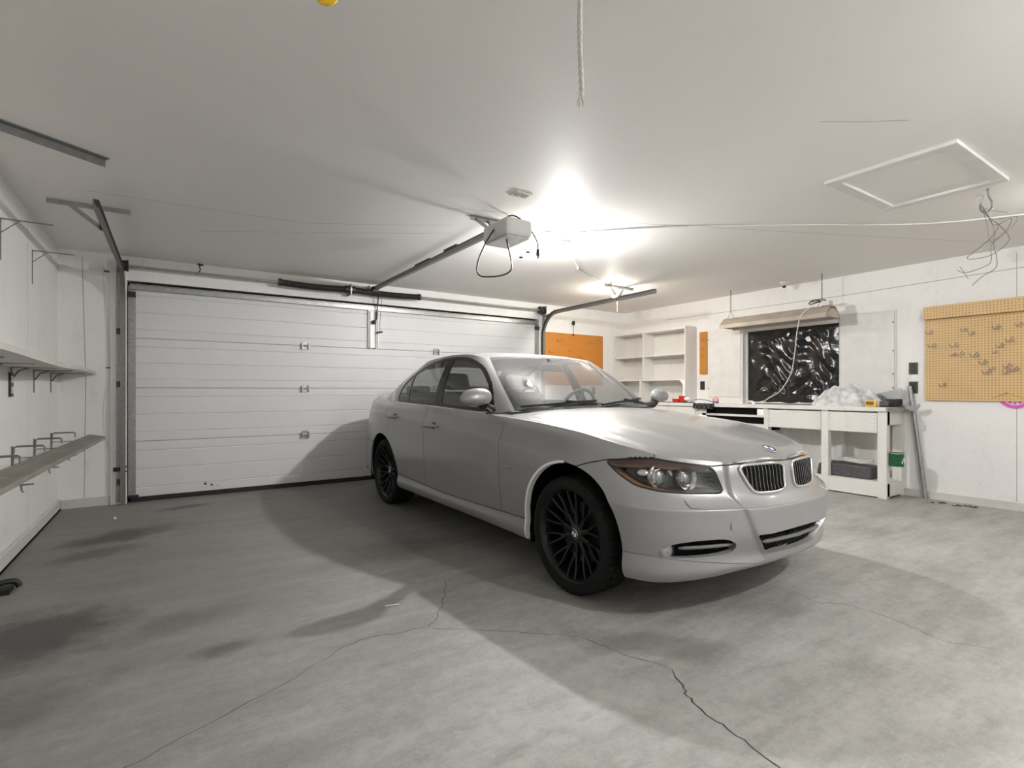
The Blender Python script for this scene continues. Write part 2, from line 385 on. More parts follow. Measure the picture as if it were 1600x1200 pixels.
#        front .36   .55   cor  -.30   0    .65   1.3   1.9   2.5  2.76  3.1  3.45  rear  rear
ROWZ = np.array([
 [.205, .20, .19, .185, .185, .19, .20, .20, .20, .20, .20, .21, .24, .25, .25],
 [.240, .232, .215, .200, .20, .20, .212, .215, .215, .215, .215, .22, .25, .26, .26],
 [.275, .270, .265, .260, .26, .27, .270, .272, .275, .275, .275, .28, .33, .34, .34],
 [.315, .315, .325, .335, .335, .335, .330, .325, .325, .335, .34, .36, .42, .43, .43],
 [.43, .43, .43, .43, .43, .44, .44, .44, .44, .44, .45, .46, .50, .52, .52],
 [.545, .545, .546, .549, .556, .57, .58, .58, .58, .58, .58, .60, .62, .63, .63],
 [.557, .557, .559, .564, .592, .66, .68, .69, .70, .705, .705, .72, .74, .75, .75],
 [.605, .605, .61, .625, .67, .735, .775, .822, .852, .872, .877, .88, .86, .86, .86],
 [.66, .66, .665, .69, .735, .80, .828, .868, .897, .92, .925, .93, .93, .95, .95],
 [.712, .712, .718, .745, .79, .85, .892, .922, .946, .962, .968, .985, 1.0, 1.02, 1.02],
 [.755, .758, .772, .805, .838, .89, .940, .962, .983, .996, 1.005, 1.03, 1.05, 1.07, 1.075]])
ROWI = np.array([
 [.20, .19, .18, .16, .16, .16, .16, .16, .16, .16, .16, .16, .16, .16, .16],
 [.080, .068, .05, .030, .03, .035, .05, .055, .055, .055, .05, .03, .03, .03, .03],
 [.036, .028, .015, .005, .008, .02, .022, .025, .025, .025, .02, .015, .01, .01, .01],
 [.040, .036, .02, .010, .01, .02, .032, .035, .035, .035, .03, .01, 0, 0, 0],
 [0, 0, 0, 0, .005, .012, .020, .022, .022, .022, .012, .005, 0, 0, 0],
 [.002, .001, 0, 0, 0, 0, .008, .008, .008, .008, 0, 0, .01, .01, .01],
 [.015, .015, .015, .015, .010, 0, .006, .006, .006, .006, 0, .005, .02, .02, .02],
 [.064, .064, .064, .064, .034, .012, .003, 0, 0, 0, 0, .008, .035, .03, .03],
 [.076, .078, .086, .092, .060, .035, .026, .022, .022, .022, .022, .028, .05, .04, .04],
 [.080, .085, .098, .11, .088, .062, .050, .046, .046, .048, .052, .06, .075, .05, .05],
 [.092, .098, .125, .15, .125, .098, .088, .086, .09, .10, .115, .125, .13, .08, .07]])
NROW = len(ROWZ)

def grid_faces(a, b):
    i, j = np.meshgrid(np.arange(a-1), np.arange(b-1), indexing='ij')
    p = (i*b + j).ravel(); q = p + 1; r = p + b; t = r + 1
    return np.concatenate([np.stack([p, r, t], 1), np.stack([p, t, q], 1)])

def vnormals(V, Fc):
    n = np.cross(V[Fc[:, 1]]-V[Fc[:, 0]], V[Fc[:, 2]]-V[Fc[:, 0]])
    N = np.zeros_like(V)
    for k in range(3): np.add.at(N, Fc[:, k], n)
    return N/np.maximum(np.linalg.norm(N, axis=1, keepdims=True), 1e-12)

def make_wrap():
    s = np.concatenate([np.arange(0, s_at_L(.45), .007), np.arange(s_at_L(.45), CL_TOT-.3, .016), np.linspace(CL_TOT-.3, CL_TOT, 16)])
    w, L, nw, nL = cont(s)
    R = np.stack([pchip(NODES, ROWZ[k], s) for k in range(NROW)], 1)
    I = np.stack([pchip(NODES, ROWI[k], s) for k in range(NROW)], 1)
    # smooth along s on an even parameter
    se = np.linspace(0, CL_TOT, 900)
    for A in (R, I):
        for k in range(NROW):
            e = np.interp(se, s, A[:, k]); A[:, k] = np.interp(s, se, gsm(e, 60))
    q = np.linspace(0, NROW-1, (NROW-1)*8+1)
    Z = np.stack([pchip(np.arange(NROW), R[i], q) for i in range(len(s))])
    IN = np.stack([pchip(np.arange(NROW), I[i], q) for i in range(len(s))])
    Z = gsm(Z, 1, 1); IN = gsm(IN, 1, 1)
    sv = np.interp(Z, [.25, .31, .43, .55, .61, .70, .76], [.235, .255, .352, .404, .440, .446, .440])
    IN = IN - .015/(1+np.exp(np.clip(-(sv-s[:, None])/.0045, -40, 40)))*np.clip((Z-.27)/.05, 0, 1)*np.clip((.775-Z)/.03, 0, 1)
    W = np.maximum(w[:, None] - IN*nw[:, None], 0); LL = L[:, None] - IN*nL[:, None]
    W[0] = 0; W[-1] = 0
    V = np.stack([W, LL, Z], -1)
    S = np.repeat(s[:, None], Z.shape[1], 1); Q = np.repeat(q[None], len(s), 0)
    Fc = grid_faces(*Z.shape)
    V = V.reshape(-1, 3); N = vnormals(V, Fc)
    if (N[:, 0] * 1).sum() < 0: N = -N; Fc = Fc[:, ::-1]
    return dict(V=V, N=N, P=np.stack([S.ravel(), Q.ravel()], 1), F=Fc, shape=Z.shape, s=s)

def coons(c_center, c_side, c_front, c_back, nu, nv, ease=2.2):
    """curves are (n,3) sampled arrays; u 0 centre -> 1 side, v 0 front -> 1 back"""
    def rs(c, n):
        l = np.r_[0, np.cumsum(np.linalg.norm(np.diff(c, axis=0), axis=1))]; q = np.linspace(0, l[-1], n)
        return np.stack([np.interp(q, l, c[:, k]) for k in range(3)], 1)
    u = np.linspace(0, 1, nu)[:, None, None]; v = np.linspace(0, 1, nv)[None, :, None]
    C, S_, F_, B = rs(c_center, nv)[None], rs(c_side, nv)[None], rs(c_front, nu)[:, None], rs(c_back, nu)[:, None]
    def patch(bu):
        P00, P01, P10, P11 = C[:, :1], C[:, -1:], S_[:, :1], S_[:, -1:]
        return (1-bu)*C + bu*S_ + (1-v)*F_ + v*B - ((1-bu)*(1-v)*P00 + (1-bu)*v*P01 + bu*(1-v)*P10 + bu*v*P11)
    X = patch(u)
    Zp = patch(u**ease)
    X[..., 2] = Zp[..., 2]
    return X

def make_hood(wrap):
    sh = wrap['shape']; K = wrap['V'].reshape(sh+(3,))[:, -1]; s = wrap['s']
    iN = np.argmin(abs(s - s_at_L(-.30))); iB = np.argmin(abs(K[:, 1] - .95) + (K[:, 0] < .5)*9)
    front = K[:iN+1]; side = K[iN:iB+1]
    Lq = np.linspace(0, 1, 60)
    Lc = np.array([K[0, 1], -.66, -.55, -.4, -.2, 0, .2, .4, .66]); zc = np.array([K[0, 2], .795, .825, .858, .898, .930, .955, .974, .990])
    LL = Lc[0] + (Lc[-1]-Lc[0])*Lq
    center = np.stack([0*Lq, LL, pchip(Lc, zc, LL)], 1)
    e = side[-1]
    wq = np.linspace(0, 1, 40)
    back = np.stack([wq*e[0], .66 + (e[1]-.66)*wq**4, .990 + (e[2]-.990)*wq**2.2], 1)
    nu, nv = 110, 150
    X = coons(center, side, front, back, nu, nv)
    u = np.linspace(0, 1, nu)[:, None]; v = np.linspace(0, 1, nv)[None]
    uc = .36 + .33*v**.9
    fade = np.clip(v/.12, 0, 1)*np.clip((1-v)/.1, 0, 1)
    X[..., 2] += .010*fade/(1+np.exp((u-uc)/.018)) * (1) - .004*fade
    uc2 = .70 + .10*v
    X[..., 2] += .004*fade*np.exp(-((u-uc2)/.05)**2)
    V = X.reshape(-1, 3); Fc = grid_faces(nu, nv); N = vnormals(V, Fc)
    if N[:, 2].sum() < 0: N = -N; Fc = Fc[:, ::-1]
    P = np.stack([np.repeat(u, nv, 1).ravel(), np.repeat(v, nu, 0).ravel()], 1)
    return dict(V=V, N=N, P=P, F=Fc)

def make_deck(wrap):
    sh = wrap['shape']; K = wrap['V'].reshape(sh+(3,))[:, -1]
    iB = np.argmin(abs(K[:, 1] - 2.95) + (K[:, 0] < .5)*9); s = wrap['s']; iC = np.argmin(abs(s - s_at_L(3.45)))
    side = K[iB:iC+1]; back = K[iC:][::-1]
    e = side[0]; wq = np.linspace(0, 1, 40)
    front = np.stack([wq*e[0], 3.20 + (e[1]-3.20)*wq**3, 1.085 + (e[2]-1.085)*wq**2.5], 1)
    q = np.linspace(0, 1, 40); LL = 3.20 + (K[-1, 1]-3.20)*q
    center = np.stack([0*q, LL, pchip([3.20, 3.4, 3.62, K[-1, 1]], [1.085, 1.10, 1.115, K[-1, 2]], LL)], 1)
    X = coons(center, side, front, back, 50, 40)
    V = X.reshape(-1, 3); Fc = grid_faces(50, 40); N = vnormals(V, Fc)
    if N[:, 2].sum() < 0: N = -N; Fc = Fc[:, ::-1]
    return dict(V=V, N=N, P=V[:, :2].copy(), F=Fc)

# greenhouse: paired base and top nodes
G0 = np.array([(0, .62, .985), (.30, .64, .985), (.54, .69, .985), (.705, .775, .975), (.775, .92, .955), (.798, 1.25, .955), (.808, 1.6, .97),
               (.812, 1.95, .978), (.805, 2.3, .985), (.788, 2.68, .99), (.755, 2.98, 1.012), (.66, 3.17, 1.05), (.37, 3.26, 1.085), (0, 3.28, 1.09)])
G1 = np.array([(0, 1.30, 1.398), (.28, 1.308, 1.394), (.47, 1.32, 1.383), (.570, 1.345, 1.378), (.592, 1.42, 1.396), (.600, 1.52, 1.412), (.598, 1.66, 1.421),
               (.600, 1.85, 1.423), (.596, 2.07, 1.414), (.586, 2.34, 1.398), (.560, 2.52, 1.364), (.48, 2.61, 1.35), (.26, 2.68, 1.382), (0, 2.70, 1.390)])
NG = len(G0)
def make_green():
    ns, nt = 520, 60
    q = np.linspace(0, NG-1, ns); k = np.arange(NG)
    A = np.stack([gsm(pchip(k, G0[:, j], q), 40) for j in range(3)], 1); B = np.stack([gsm(pchip(k, G1[:, j], q), 40) for j in range(3)], 1)
    A[0, 0] = A[-1, 0] = B[0, 0] = B[-1, 0] = 0
    t = np.linspace(0, 1, nt)[None, :, None]
    X = A[:, None]*(1-t) + B[:, None]*t
    tg = np.gradient(A+B, axis=0); nw = tg[:, 1]; nL = -tg[:, 0]; l = np.hypot(nw, nL)+1e-9
    side = np.clip((q-3)/1.5, 0, 1)*np.clip((10.5-q)/1.5, 0, 1)
    amp = .028*side + .022*(1-side)
    bul = (np.sin(np.pi*t[..., 0])*amp[:, None])
    X[..., 0] += bul*(nw/l)[:, None]; X[..., 1] += bul*(nL/l)[:, None]; X[..., 2] += bul*.35*(1-side)[:, None]
    X[0, :, 0] = 0; X[-1, :, 0] = 0
    V = X.reshape(-1, 3); Fc = grid_faces(ns, nt); N = vnormals(V, Fc)
    if N[:, 0].sum() < 0: N = -N; Fc = Fc[:, ::-1]
    P = np.stack([np.repeat(q[:, None], nt, 1).ravel(), np.repeat(t[0, :, 0][None], ns, 0).ravel()], 1)
    return dict(V=V, N=N, P=P, F=Fc, top=X[:, -1], base=X[:, 0], q=q)

def make_roof(g):
    top = g['top']; q = g['q']
    i3 = np.argmin(abs(q-3.2)); i8 = np.argmin(abs(q-10.6))
    front = top[:i3+1]; side = top[i3:i8+1]; back = top[i8:][::-1]
    LL = np.linspace(top[0, 1], top[-1, 1], 60)
    zc = pchip([top[0, 1], 1.45, 1.7, 1.95, 2.25, 2.5, top[-1, 1]], [top[0, 2], 1.432, 1.455, 1.462, 1.45, 1.42, top[-1, 2]], LL)
    center = np.stack([0*LL, LL, zc], 1)
    X = coons(center, side, front, back, 60, 80, 2.6)
    V = X.reshape(-1, 3); Fc = grid_faces(60, 80); N = vnormals(V, Fc)
    if N[:, 2].sum() < 0: N = -N; Fc = Fc[:, ::-1]
    return dict(V=V, N=N, P=V[:, :2].copy(), F=Fc)

def clip(m, f):
    """keep f > 0 (marching triangles)"""
    V, N, P, Fc = m['V'], m['N'], m['P'], m['F']
    f = np.where(np.abs(f) < 1e-9, 1e-9, f)
    ins = f[Fc] > 0; c = ins.sum(1)
    keep = Fc[c == 3]; out = [keep]
    nv = len(V); cache = {}; nV, nN, nP = [], [], []
    def cut(a, b):
        k = (a, b) if a < b else (b, a)
        if k not in cache:
            t = f[a]/(f[a]-f[b]); cache[k] = nv + len(nV)
            nV.append(V[a] + t*(V[b]-V[a])); nN.append(N[a] + t*(N[b]-N[a])); nP.append(P[a] + t*(P[b]-P[a]))
        return cache[k]
    tri = []
    for row, i in zip(Fc[(c == 1) | (c == 2)], ins[(c == 1) | (c == 2)]):
        if i.sum() == 1:
            k = int(np.argmax(i)); a, b, d = row[k], row[(k+1) % 3], row[(k+2) % 3]
            tri.append((a, cut(a, b), cut(a, d)))
        else:
            k = int(np.argmin(i)); a, b, d = row[k], row[(k+1) % 3], row[(k+2) % 3]
            e, g = cut(a, b), cut(a, d)
            tri.append((e, b, d)); tri.append((e, d, g))
    if tri: out.append(np.array(tri))
    F2 = np.concatenate(out) if out else np.zeros((0, 3), int)
    if nV: V = np.concatenate([V, nV]); N = np.concatenate([N, nN]); P = np.concatenate([P, nP])
    used = np.unique(F2); mp = np.full(len(V), -1); mp[used] = np.arange(len(used))
    return dict(V=V[used], N=N[used], P=P[used], F=mp[F2] if len(F2) else F2)

def sdf_poly(pts, poly):
    poly = np.asarray(poly, float); px, py = pts[:, 0], pts[:, 1]
    d = np.full(len(pts), 1e9); inside = np.zeros(len(pts), bool)
    n = len(poly)
    for i in range(n):
        a, b = poly[i], poly[(i+1) % n]; e = b - a
        t = np.clip(((px-a[0])*e[0] + (py-a[1])*e[1])/max(e @ e, 1e-12), 0, 1)
        d = np.minimum(d, np.hypot(px-a[0]-t*e[0], py-a[1]-t*e[1]))
        cnd = (a[1] > py) != (b[1] > py)
        with np.errstate(divide='ignore', invalid='ignore'):
            xi = (b[0]-a[0])*(py-a[1])/(b[1]-a[1]) + a[0]
        inside ^= cnd & (px < xi)
    return np.where(inside, d, -d)
def round_poly(poly, n=2):
    p = np.asarray(poly, float)
    for _ in range(n):
        q = np.roll(p, -1, 0); p = np.stack([.75*p+.25*q, .25*p+.75*q], 1).reshape(-1, 2)
    return p

def chamfer(poly, r=.12, n=2):
    p = np.asarray(poly, float)
    for _ in range(n):
        q = np.roll(p, -1, 0); p = np.stack([(1-r)*p+r*q, r*p+(1-r)*q], 1).reshape(-1, 2)
    return p
# ---------------------------------------------------------------- the car
WRAP = make_wrap(); HOOD = make_hood(WRAP); DECK = make_deck(WRAP); GREEN = make_green(); ROOF = make_roof(GREEN)
CAR = root('car', 'silver four-door sedan with black multi-spoke wheels parked nose inward on the concrete', 'car', (2.669, 2.206, 0), rotz=.0179)
ORG[CAR.name] = Vector((0, 0, 0))          # parts are written in car coordinates
GAP = .0028
def half_mesh(parts, sides, rim):
    V, Fc = [], []; off = 0
    for m in parts:
        if not len(m['F']): continue
        v, n, f = m['V'], m['N'], m['F']
        e = np.sort(np.concatenate([f[:, [0, 1]], f[:, [1, 2]], f[:, [2, 0]]]), 1)
        ed = np.concatenate([f[:, [0, 1]], f[:, [1, 2]], f[:, [2, 0]]])
        _, inv, cnt = np.unique(e, axis=0, return_inverse=True, return_counts=True)
        b = ed[cnt[inv.ravel()] == 1]
        b = b[~((v[b[:, 0], 0] < 1e-5) & (v[b[:, 1], 0] < 1e-5))]
        for sd in sides:
            sg = np.array([-1 if sd == 'R' else 1, 1, 1])
            vv = v*sg; ff = f if sd == 'L' else f[:, ::-1]
            V.append(vv); Fc += [tuple(int(i)+off for i in t) for t in ff]; base = off; off += len(vv)
            if rim:
                ub = np.unique(b); mp = {int(k): off+i for i, k in enumerate(ub)}
                nn = n[ub]/np.maximum(np.linalg.norm(n[ub], axis=1, keepdims=True), 1e-9)
                V.append((v[ub]-nn*rim)*sg); off += len(ub)
                for a, c in b:
                    q = (base+int(a), mp[int(a)], mp[int(c)], base+int(c)); Fc.append(q if sd == 'L' else q[::-1])
    return np.concatenate(V), Fc
def panel(name, parts, sides, mat, parent=None, rim=.012, sharp=38, label=None):
    if isinstance(parts, dict): parts = [parts]
    V, Fc = half_mesh(parts, sides, rim)
    me = bpy.data.meshes.new(name); me.from_pydata(V.tolist(), [], Fc)
    bm = bmesh.new(); bm.from_mesh(me); bmesh.ops.remove_doubles(bm, verts=bm.verts, dist=2e-5); bm.to_mesh(me); bm.free()
    me.polygons.foreach_set('use_smooth', [True]*len(me.polygons)); me.set_sharp_from_angle(angle=math.radians(sharp)); me.update()
    o = link(name, me, mat, parent or CAR); ORG[o.name] = Vector((0, 0, 0))
    if label: o['label'] = label
    return o
def cbuild(mb, name, mat, parent=None, **kw): return mb.build(name, mat, parent or CAR, **kw)
def shifted(m, d):
    n = m['N']/np.maximum(np.linalg.norm(m['N'], axis=1, keepdims=True), 1e-9)
    return dict(m, V=np.maximum(m['V'] + n*np.asarray(d).reshape(-1, 1), np.array([0, -9, -9])))
def SZ(m): return np.stack([m['P'][:, 0], m['V'][:, 2]], 1)
def LZ(m): return m['V'][:, 1:3]
ARCH = [(-.004, .338, .382), (2.762, .335, .366)]
def arch_cut(m, extra=0.0):
    for (l, z, r) in ARCH:
        d = np.hypot(m['V'][:, 1]-l, np.where(m['V'][:, 2] < z, 0, m['V'][:, 2]-z)) - (r+extra)
        m = clip(m, d)
    return m
# outlines in (contour length s, height z) on the wrap
HLAMP = chamfer([(1.150, .760), (1.018, .773), (.851, .777), (.668, .757), (.512, .740), (.467, .616), (.643, .619), (.822, .629), (.964, .649), (1.061, .698)], .14, 2)
KID = chamfer([(.386, .744), (.20, .746), (.043, .742), (.046, .68), (.051, .612), (.143, .602), (.295, .608), (.339, .665)], .2, 2)
INTK = np.array([(-.01, .430), (.112, .427), (.263, .420), (.338, .423), (.242, .311), (.10, .307), (-.01, .307)])
FOG = chamfer([(.845, .333), (.779, .392), (.65, .41), (.5, .413), (.434, .380), (.455, .335), (.61, .328), (.762, .327)], .2, 2)
ZS_S = [0, .39, .512, .668, .851, 1.018, 1.146, 1.241, 1.327, 1.42, 1.6]; ZS_Z = [.751, .751, .742, .759, .779, .775, .761, .738, .709, .68, .60]
def zs(s): return np.interp(s, ZS_S, ZS_Z)
S_HF = .855                                   # hood / fender split on the nose
S_ARC0 = s_at_L(0.0)
body = arch_cut(WRAP)
sill_z = lambda L: np.interp(L, [.3, .65, 1.5, 2.4], [.338, .332, .318, .35])
L_FD, L_FR = .648, 1.778
RQ = lambda z: np.interp(z, [.33, .40, .50, .60, .70, .80, 1.1], [2.405, 2.40, 2.425, 2.49, 2.565, 2.60, 2.605])

# front bumper with its openings
fb = clip(body, (S_ARC0+.05) - body['P'][:, 0])
fb = clip(fb, zs(fb['P'][:, 0]) - fb['V'][:, 2] - GAP)
fb = clip(fb, -sdf_poly(SZ(fb), HLAMP) - .004)
fb = clip(fb, -sdf_poly(SZ(fb), KID) - .003); fb = clip(fb, -sdf_poly(SZ(fb), INTK)); fb = clip(fb, -sdf_poly(SZ(fb), FOG))
lipz = lambda s: np.interp(s, [0, .3, .8, .87, 1.5], [.262, .268, .325, .333, .337])
bumper = panel('front_bumper', clip(fb, fb['V'][:, 2] - lipz(fb['P'][:, 0]) - .0012), 'RL', 'paint', rim=.03)
panel('front_lip', clip(fb, lipz(fb['P'][:, 0]) - fb['V'][:, 2] - .0012), 'RL', 'paint', rim=.02)
# hood and fenders
uh = lambda v: .775 + .135*np.clip(v/.07, 0, 1)**.7
up = clip(body, body['V'][:, 2] - zs(body['P'][:, 0]) - GAP)
up = clip(up, -sdf_poly(SZ(up), HLAMP) - .004)
h_top = clip(HOOD, uh(HOOD['P'][:, 1]) - HOOD['P'][:, 0] - .0035)
h_nose = clip(up, S_HF - up['P'][:, 0] - GAP)
h_nose = clip(h_nose, -sdf_poly(SZ(h_nose), KID) - .003)
hood = panel('hood', [h_top, h_nose], 'RL', 'paint', rim=.015)
f_top = clip(HOOD, HOOD['P'][:, 0] - uh(HOOD['P'][:, 1]) - .0035)
f_a = clip(clip(up, up['P'][:, 0] - S_HF - GAP), s_at_L(.05) - up['P'][:, 0])
f_b = clip(body, body["P"][:, 0] - s_at_L(.05))
f_b = clip(f_b, L_FD - f_b['V'][:, 1] - GAP); f_b = clip(f_b, f_b['V'][:, 2] - sill_z(f_b['V'][:, 1]) - GAP)
FEND = {}
for sd in 'RL': FEND[sd] = panel('front_fender', [f_top, f_a, f_b], sd, 'paint')
# sides
mid = clip(body, body['V'][:, 1] - .2); mid = clip(mid, 3.2 - mid['V'][:, 1])
upz = clip(mid, mid['V'][:, 2] - sill_z(mid['V'][:, 1]) - GAP)
fd = clip(clip(upz, upz['V'][:, 1] - L_FD - GAP), L_FR - GAP - clip(upz, upz['V'][:, 1] - L_FD - GAP)['V'][:, 1])
rd = clip(upz, upz['V'][:, 1] - L_FR - GAP); rd = clip(rd, RQ(rd['V'][:, 2]) - rd['V'][:, 1] - GAP)
DOOR = {}
for sd in 'RL': DOOR['f'+sd] = panel('front_door', fd, sd, 'paint'); DOOR['r'+sd] = panel('rear_door', rd, sd, 'paint')
sk = clip(mid, sill_z(mid['V'][:, 1]) - mid['V'][:, 2] - GAP); sk = clip(sk, 2.7 - sk['V'][:, 1])
for sd in 'RL': panel('side_skirt', sk, sd, 'paint')
qt = clip(body, body['V'][:, 1] - 1.9); qt = clip(qt, qt['V'][:, 1] - RQ(qt['V'][:, 2]) - GAP); qt = clip(qt, qt['V'][:, 2] - np.where(qt['V'][:, 1] < 3.0, .33, .60) - .001)
qs = clip(qt, s_at_wr(.40) - qt['P'][:, 0]); qb = clip(qt, qt['P'][:, 0] - s_at_wr(.40))
for sd in 'RL': panel('rear_quarter', qs, sd, 'paint')
panel('trunk_lid', [DECK, qb], 'RL', 'paint')
rb = clip(body, body['V'][:, 1] - 3.0); rb = clip(rb, .60 - rb['V'][:, 2] - GAP)
panel('rear_bumper', rb, 'RL', 'paint')
# dark inner shell behind the gaps and openings
sh = arch_cut(WRAP, .004)
dsh = np.interp(sh['V'][:, 1], [-.9, -.42, -.2, 3.8], [.080, .080, .016, .016])
panel('inner_shell', shifted(sh, -dsh), 'RL', 'void', rim=0)
mb = MB()
mb.box(-.66, .66, -.52, -.38, .235, .26); mb.box(-.82, .82, .36, 2.40, .205, .26); mb.box(-.75, .75, 3.08, 3.6, .24, .27); mb.box(-.55, .55, -.45, 3.2, .20, .24)
cbuild(mb, 'floor_pan', 'void')
for (l, z, r) in ARCH:
    for sg in (-1, 1):
        mb = MB(); n = 28; V = []; Fc = []
        for i in range(n+1):
            a = math.pi*(-.12 + 1.24*i/n)
            for x in (.56, .838 if l < 1 else .868): V.append((sg*x, l + (r+.012)*math.cos(a), z + (r+.012)*math.sin(a)))
        for i in range(n): Fc.append((2*i, 2*i+1, 2*i+3, 2*i+2))
        c = len(V); V.append((sg*.56, l, z)); Fc += [(2*i, 2*i+2, c) for i in range(n)]
        mb.add(V, Fc); cbuild(mb, 'wheel_arch_liner', 'void', fix=False)
# bright highlight on the arch edge behind the front tyre, built as white strip
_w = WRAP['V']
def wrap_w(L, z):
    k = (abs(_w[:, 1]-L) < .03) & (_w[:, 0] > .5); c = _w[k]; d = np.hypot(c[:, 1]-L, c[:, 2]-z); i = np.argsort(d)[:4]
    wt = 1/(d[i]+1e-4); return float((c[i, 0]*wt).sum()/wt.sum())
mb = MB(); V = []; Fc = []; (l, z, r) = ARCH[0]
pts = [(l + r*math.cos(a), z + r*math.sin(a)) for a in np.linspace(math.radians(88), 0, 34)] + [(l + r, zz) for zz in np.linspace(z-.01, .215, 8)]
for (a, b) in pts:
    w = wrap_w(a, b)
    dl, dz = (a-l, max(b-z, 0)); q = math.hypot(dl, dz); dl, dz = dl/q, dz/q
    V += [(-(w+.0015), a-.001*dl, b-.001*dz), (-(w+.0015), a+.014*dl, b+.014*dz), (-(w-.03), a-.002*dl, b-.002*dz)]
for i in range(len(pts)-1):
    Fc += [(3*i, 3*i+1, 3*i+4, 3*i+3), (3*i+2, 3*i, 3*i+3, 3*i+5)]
mb.add(V, Fc); tag(cbuild(mb, 'arch_highlight', 'tape', smooth=60, fix=False), 'bright highlight along the wheel arch edge built as a white strip')

# ---- surface look-up for parts fixed to the wrap
_P = WRAP['P']
def surf(s, z, d=0.0, sd=-1):
    k = np.where(abs(_P[:, 0]-s) < .012)[0]; i = k[np.argsort(abs(_P[k, 0]-s)*.5 + abs(WRAP['V'][k, 2]-z))[:3]]
    p = WRAP['V'][i].mean(0).copy(); n = WRAP['N'][i].mean(0); n /= np.linalg.norm(n)
    # finish at the exact s, z
    w_, L_, _, _ = cont(np.array([s])); w0, L0, _, _ = cont(np.array([_P[i, 0].mean()]))
    p[0] += (w_-w0)[0]; p[1] += (L_-L0)[0]; p[2] = z
    p = p + n*d
    return Vector((sd*p[0], p[1], p[2])), Vector((sd*n[0], n[1], n[2]))
# ---- headlamps
for sd in (-1, 1):
    S_ = 'R' if sd < 0 else 'L'
    hl = clip(WRAP, sdf_poly(SZ(WRAP), HLAMP)); d0 = sdf_poly(SZ(hl), HLAMP)
    inn = shifted(hl, -np.minimum(d0*1.8, .055) - .003)
    hous = panel('headlamp', inn, S_, 'smoke', rim=0)
    # amber brow and lower corner
    top = lambda s: np.interp(s, [.512, .668, .851, 1.018, 1.15], [.738, .754, .773, .769, .757])
    br = clip(hl, hl['V'][:, 2] - (top(hl['P'][:, 0]) - np.interp(hl['P'][:, 0], [.56, .75, 1.0, 1.15], [.003, .030, .034, .02]))); br = clip(br, br['P'][:, 0] - .56)
    tag(panel('turn_strip', shifted(br, -np.minimum(sdf_poly(SZ(br), HLAMP)*.9, .02) - .002), S_, 'brown', hous, rim=0), 'amber strip under the lens')
    lo = clip(hl, np.interp(hl['P'][:, 0], [.70, .80, .95, 1.06], [.622, .640, .668, .712]) - hl['V'][:, 2]); lo = clip(lo, lo['P'][:, 0] - .70)
    panel('corner_reflector', shifted(lo, -np.minimum(sdf_poly(SZ(lo), HLAMP)*.9, .02) - .003), S_, 'amber', hous, rim=0)
    for (s, z, r, nm) in ((.785, .692, .040, 'projector'), (.632, .685, .034, 'projector')):
        p, n = surf(s, z, 0, sd); n = (n*.45 + Vector((0, -1, .02))).normalized(); p = p - n*.052
        mb = MB(); mb.lathe([(r*1.75, .004), (r*1.72, .020), (r*1.55, .016), (r*1.12, -.006), (r*1.04, .016), (r*.95, .020), (r*.92, .0)], p, n, 32)
        cbuild(mb, 'projector_ring', 'refl', hous, smooth=30)
        mb = MB(); mb.lathe([(r*.9, .0)] + [(r*.9*math.cos(a), .002 + r*.42*math.sin(a)) for a in np.linspace(0, math.pi/2, 8)], p, n, 28)
        cbuild(mb, 'projector_lens', 'glassball', hous, smooth=60)
    p, n = surf(.93, .715, -.032, sd); mb = MB(); mb.sphere(p, .042, 16, 10, (1.0, 1.0, .6)); cbuild(mb, 'turn_reflector', 'refl', hous, smooth=60)
    mb = MB(); r0 = [surf(s, z, -.030, sd)[0] for s, z in ((.875, .745), (.858, .71), (.862, .67), (.83, .645), (.77, .632), (.70, .632))]
    mb.tube(r0, .0045, 6); cbuild(mb, 'reflector_trim', 'refl', hous, smooth=60)
    for k in range(5):
        mb = MB(); a = [surf(.575 - t*.085, .725 - k*.019 - t*.012, -.028 + .01*t, sd)[0] for t in (0, .5, 1)]; mb.tube(a, .0022, 5); cbuild(mb, 'louvre', 'black', hous, smooth=60)
    panel('lamp_lens', hl, S_, 'lens', hous, rim=0)
    mb = MB(); mb.tube([surf(s, z, -.001, sd)[0] for s, z in HLAMP], .0038, 6, closed=True); cbuild(mb, 'lamp_seal', 'black', hous, smooth=60)
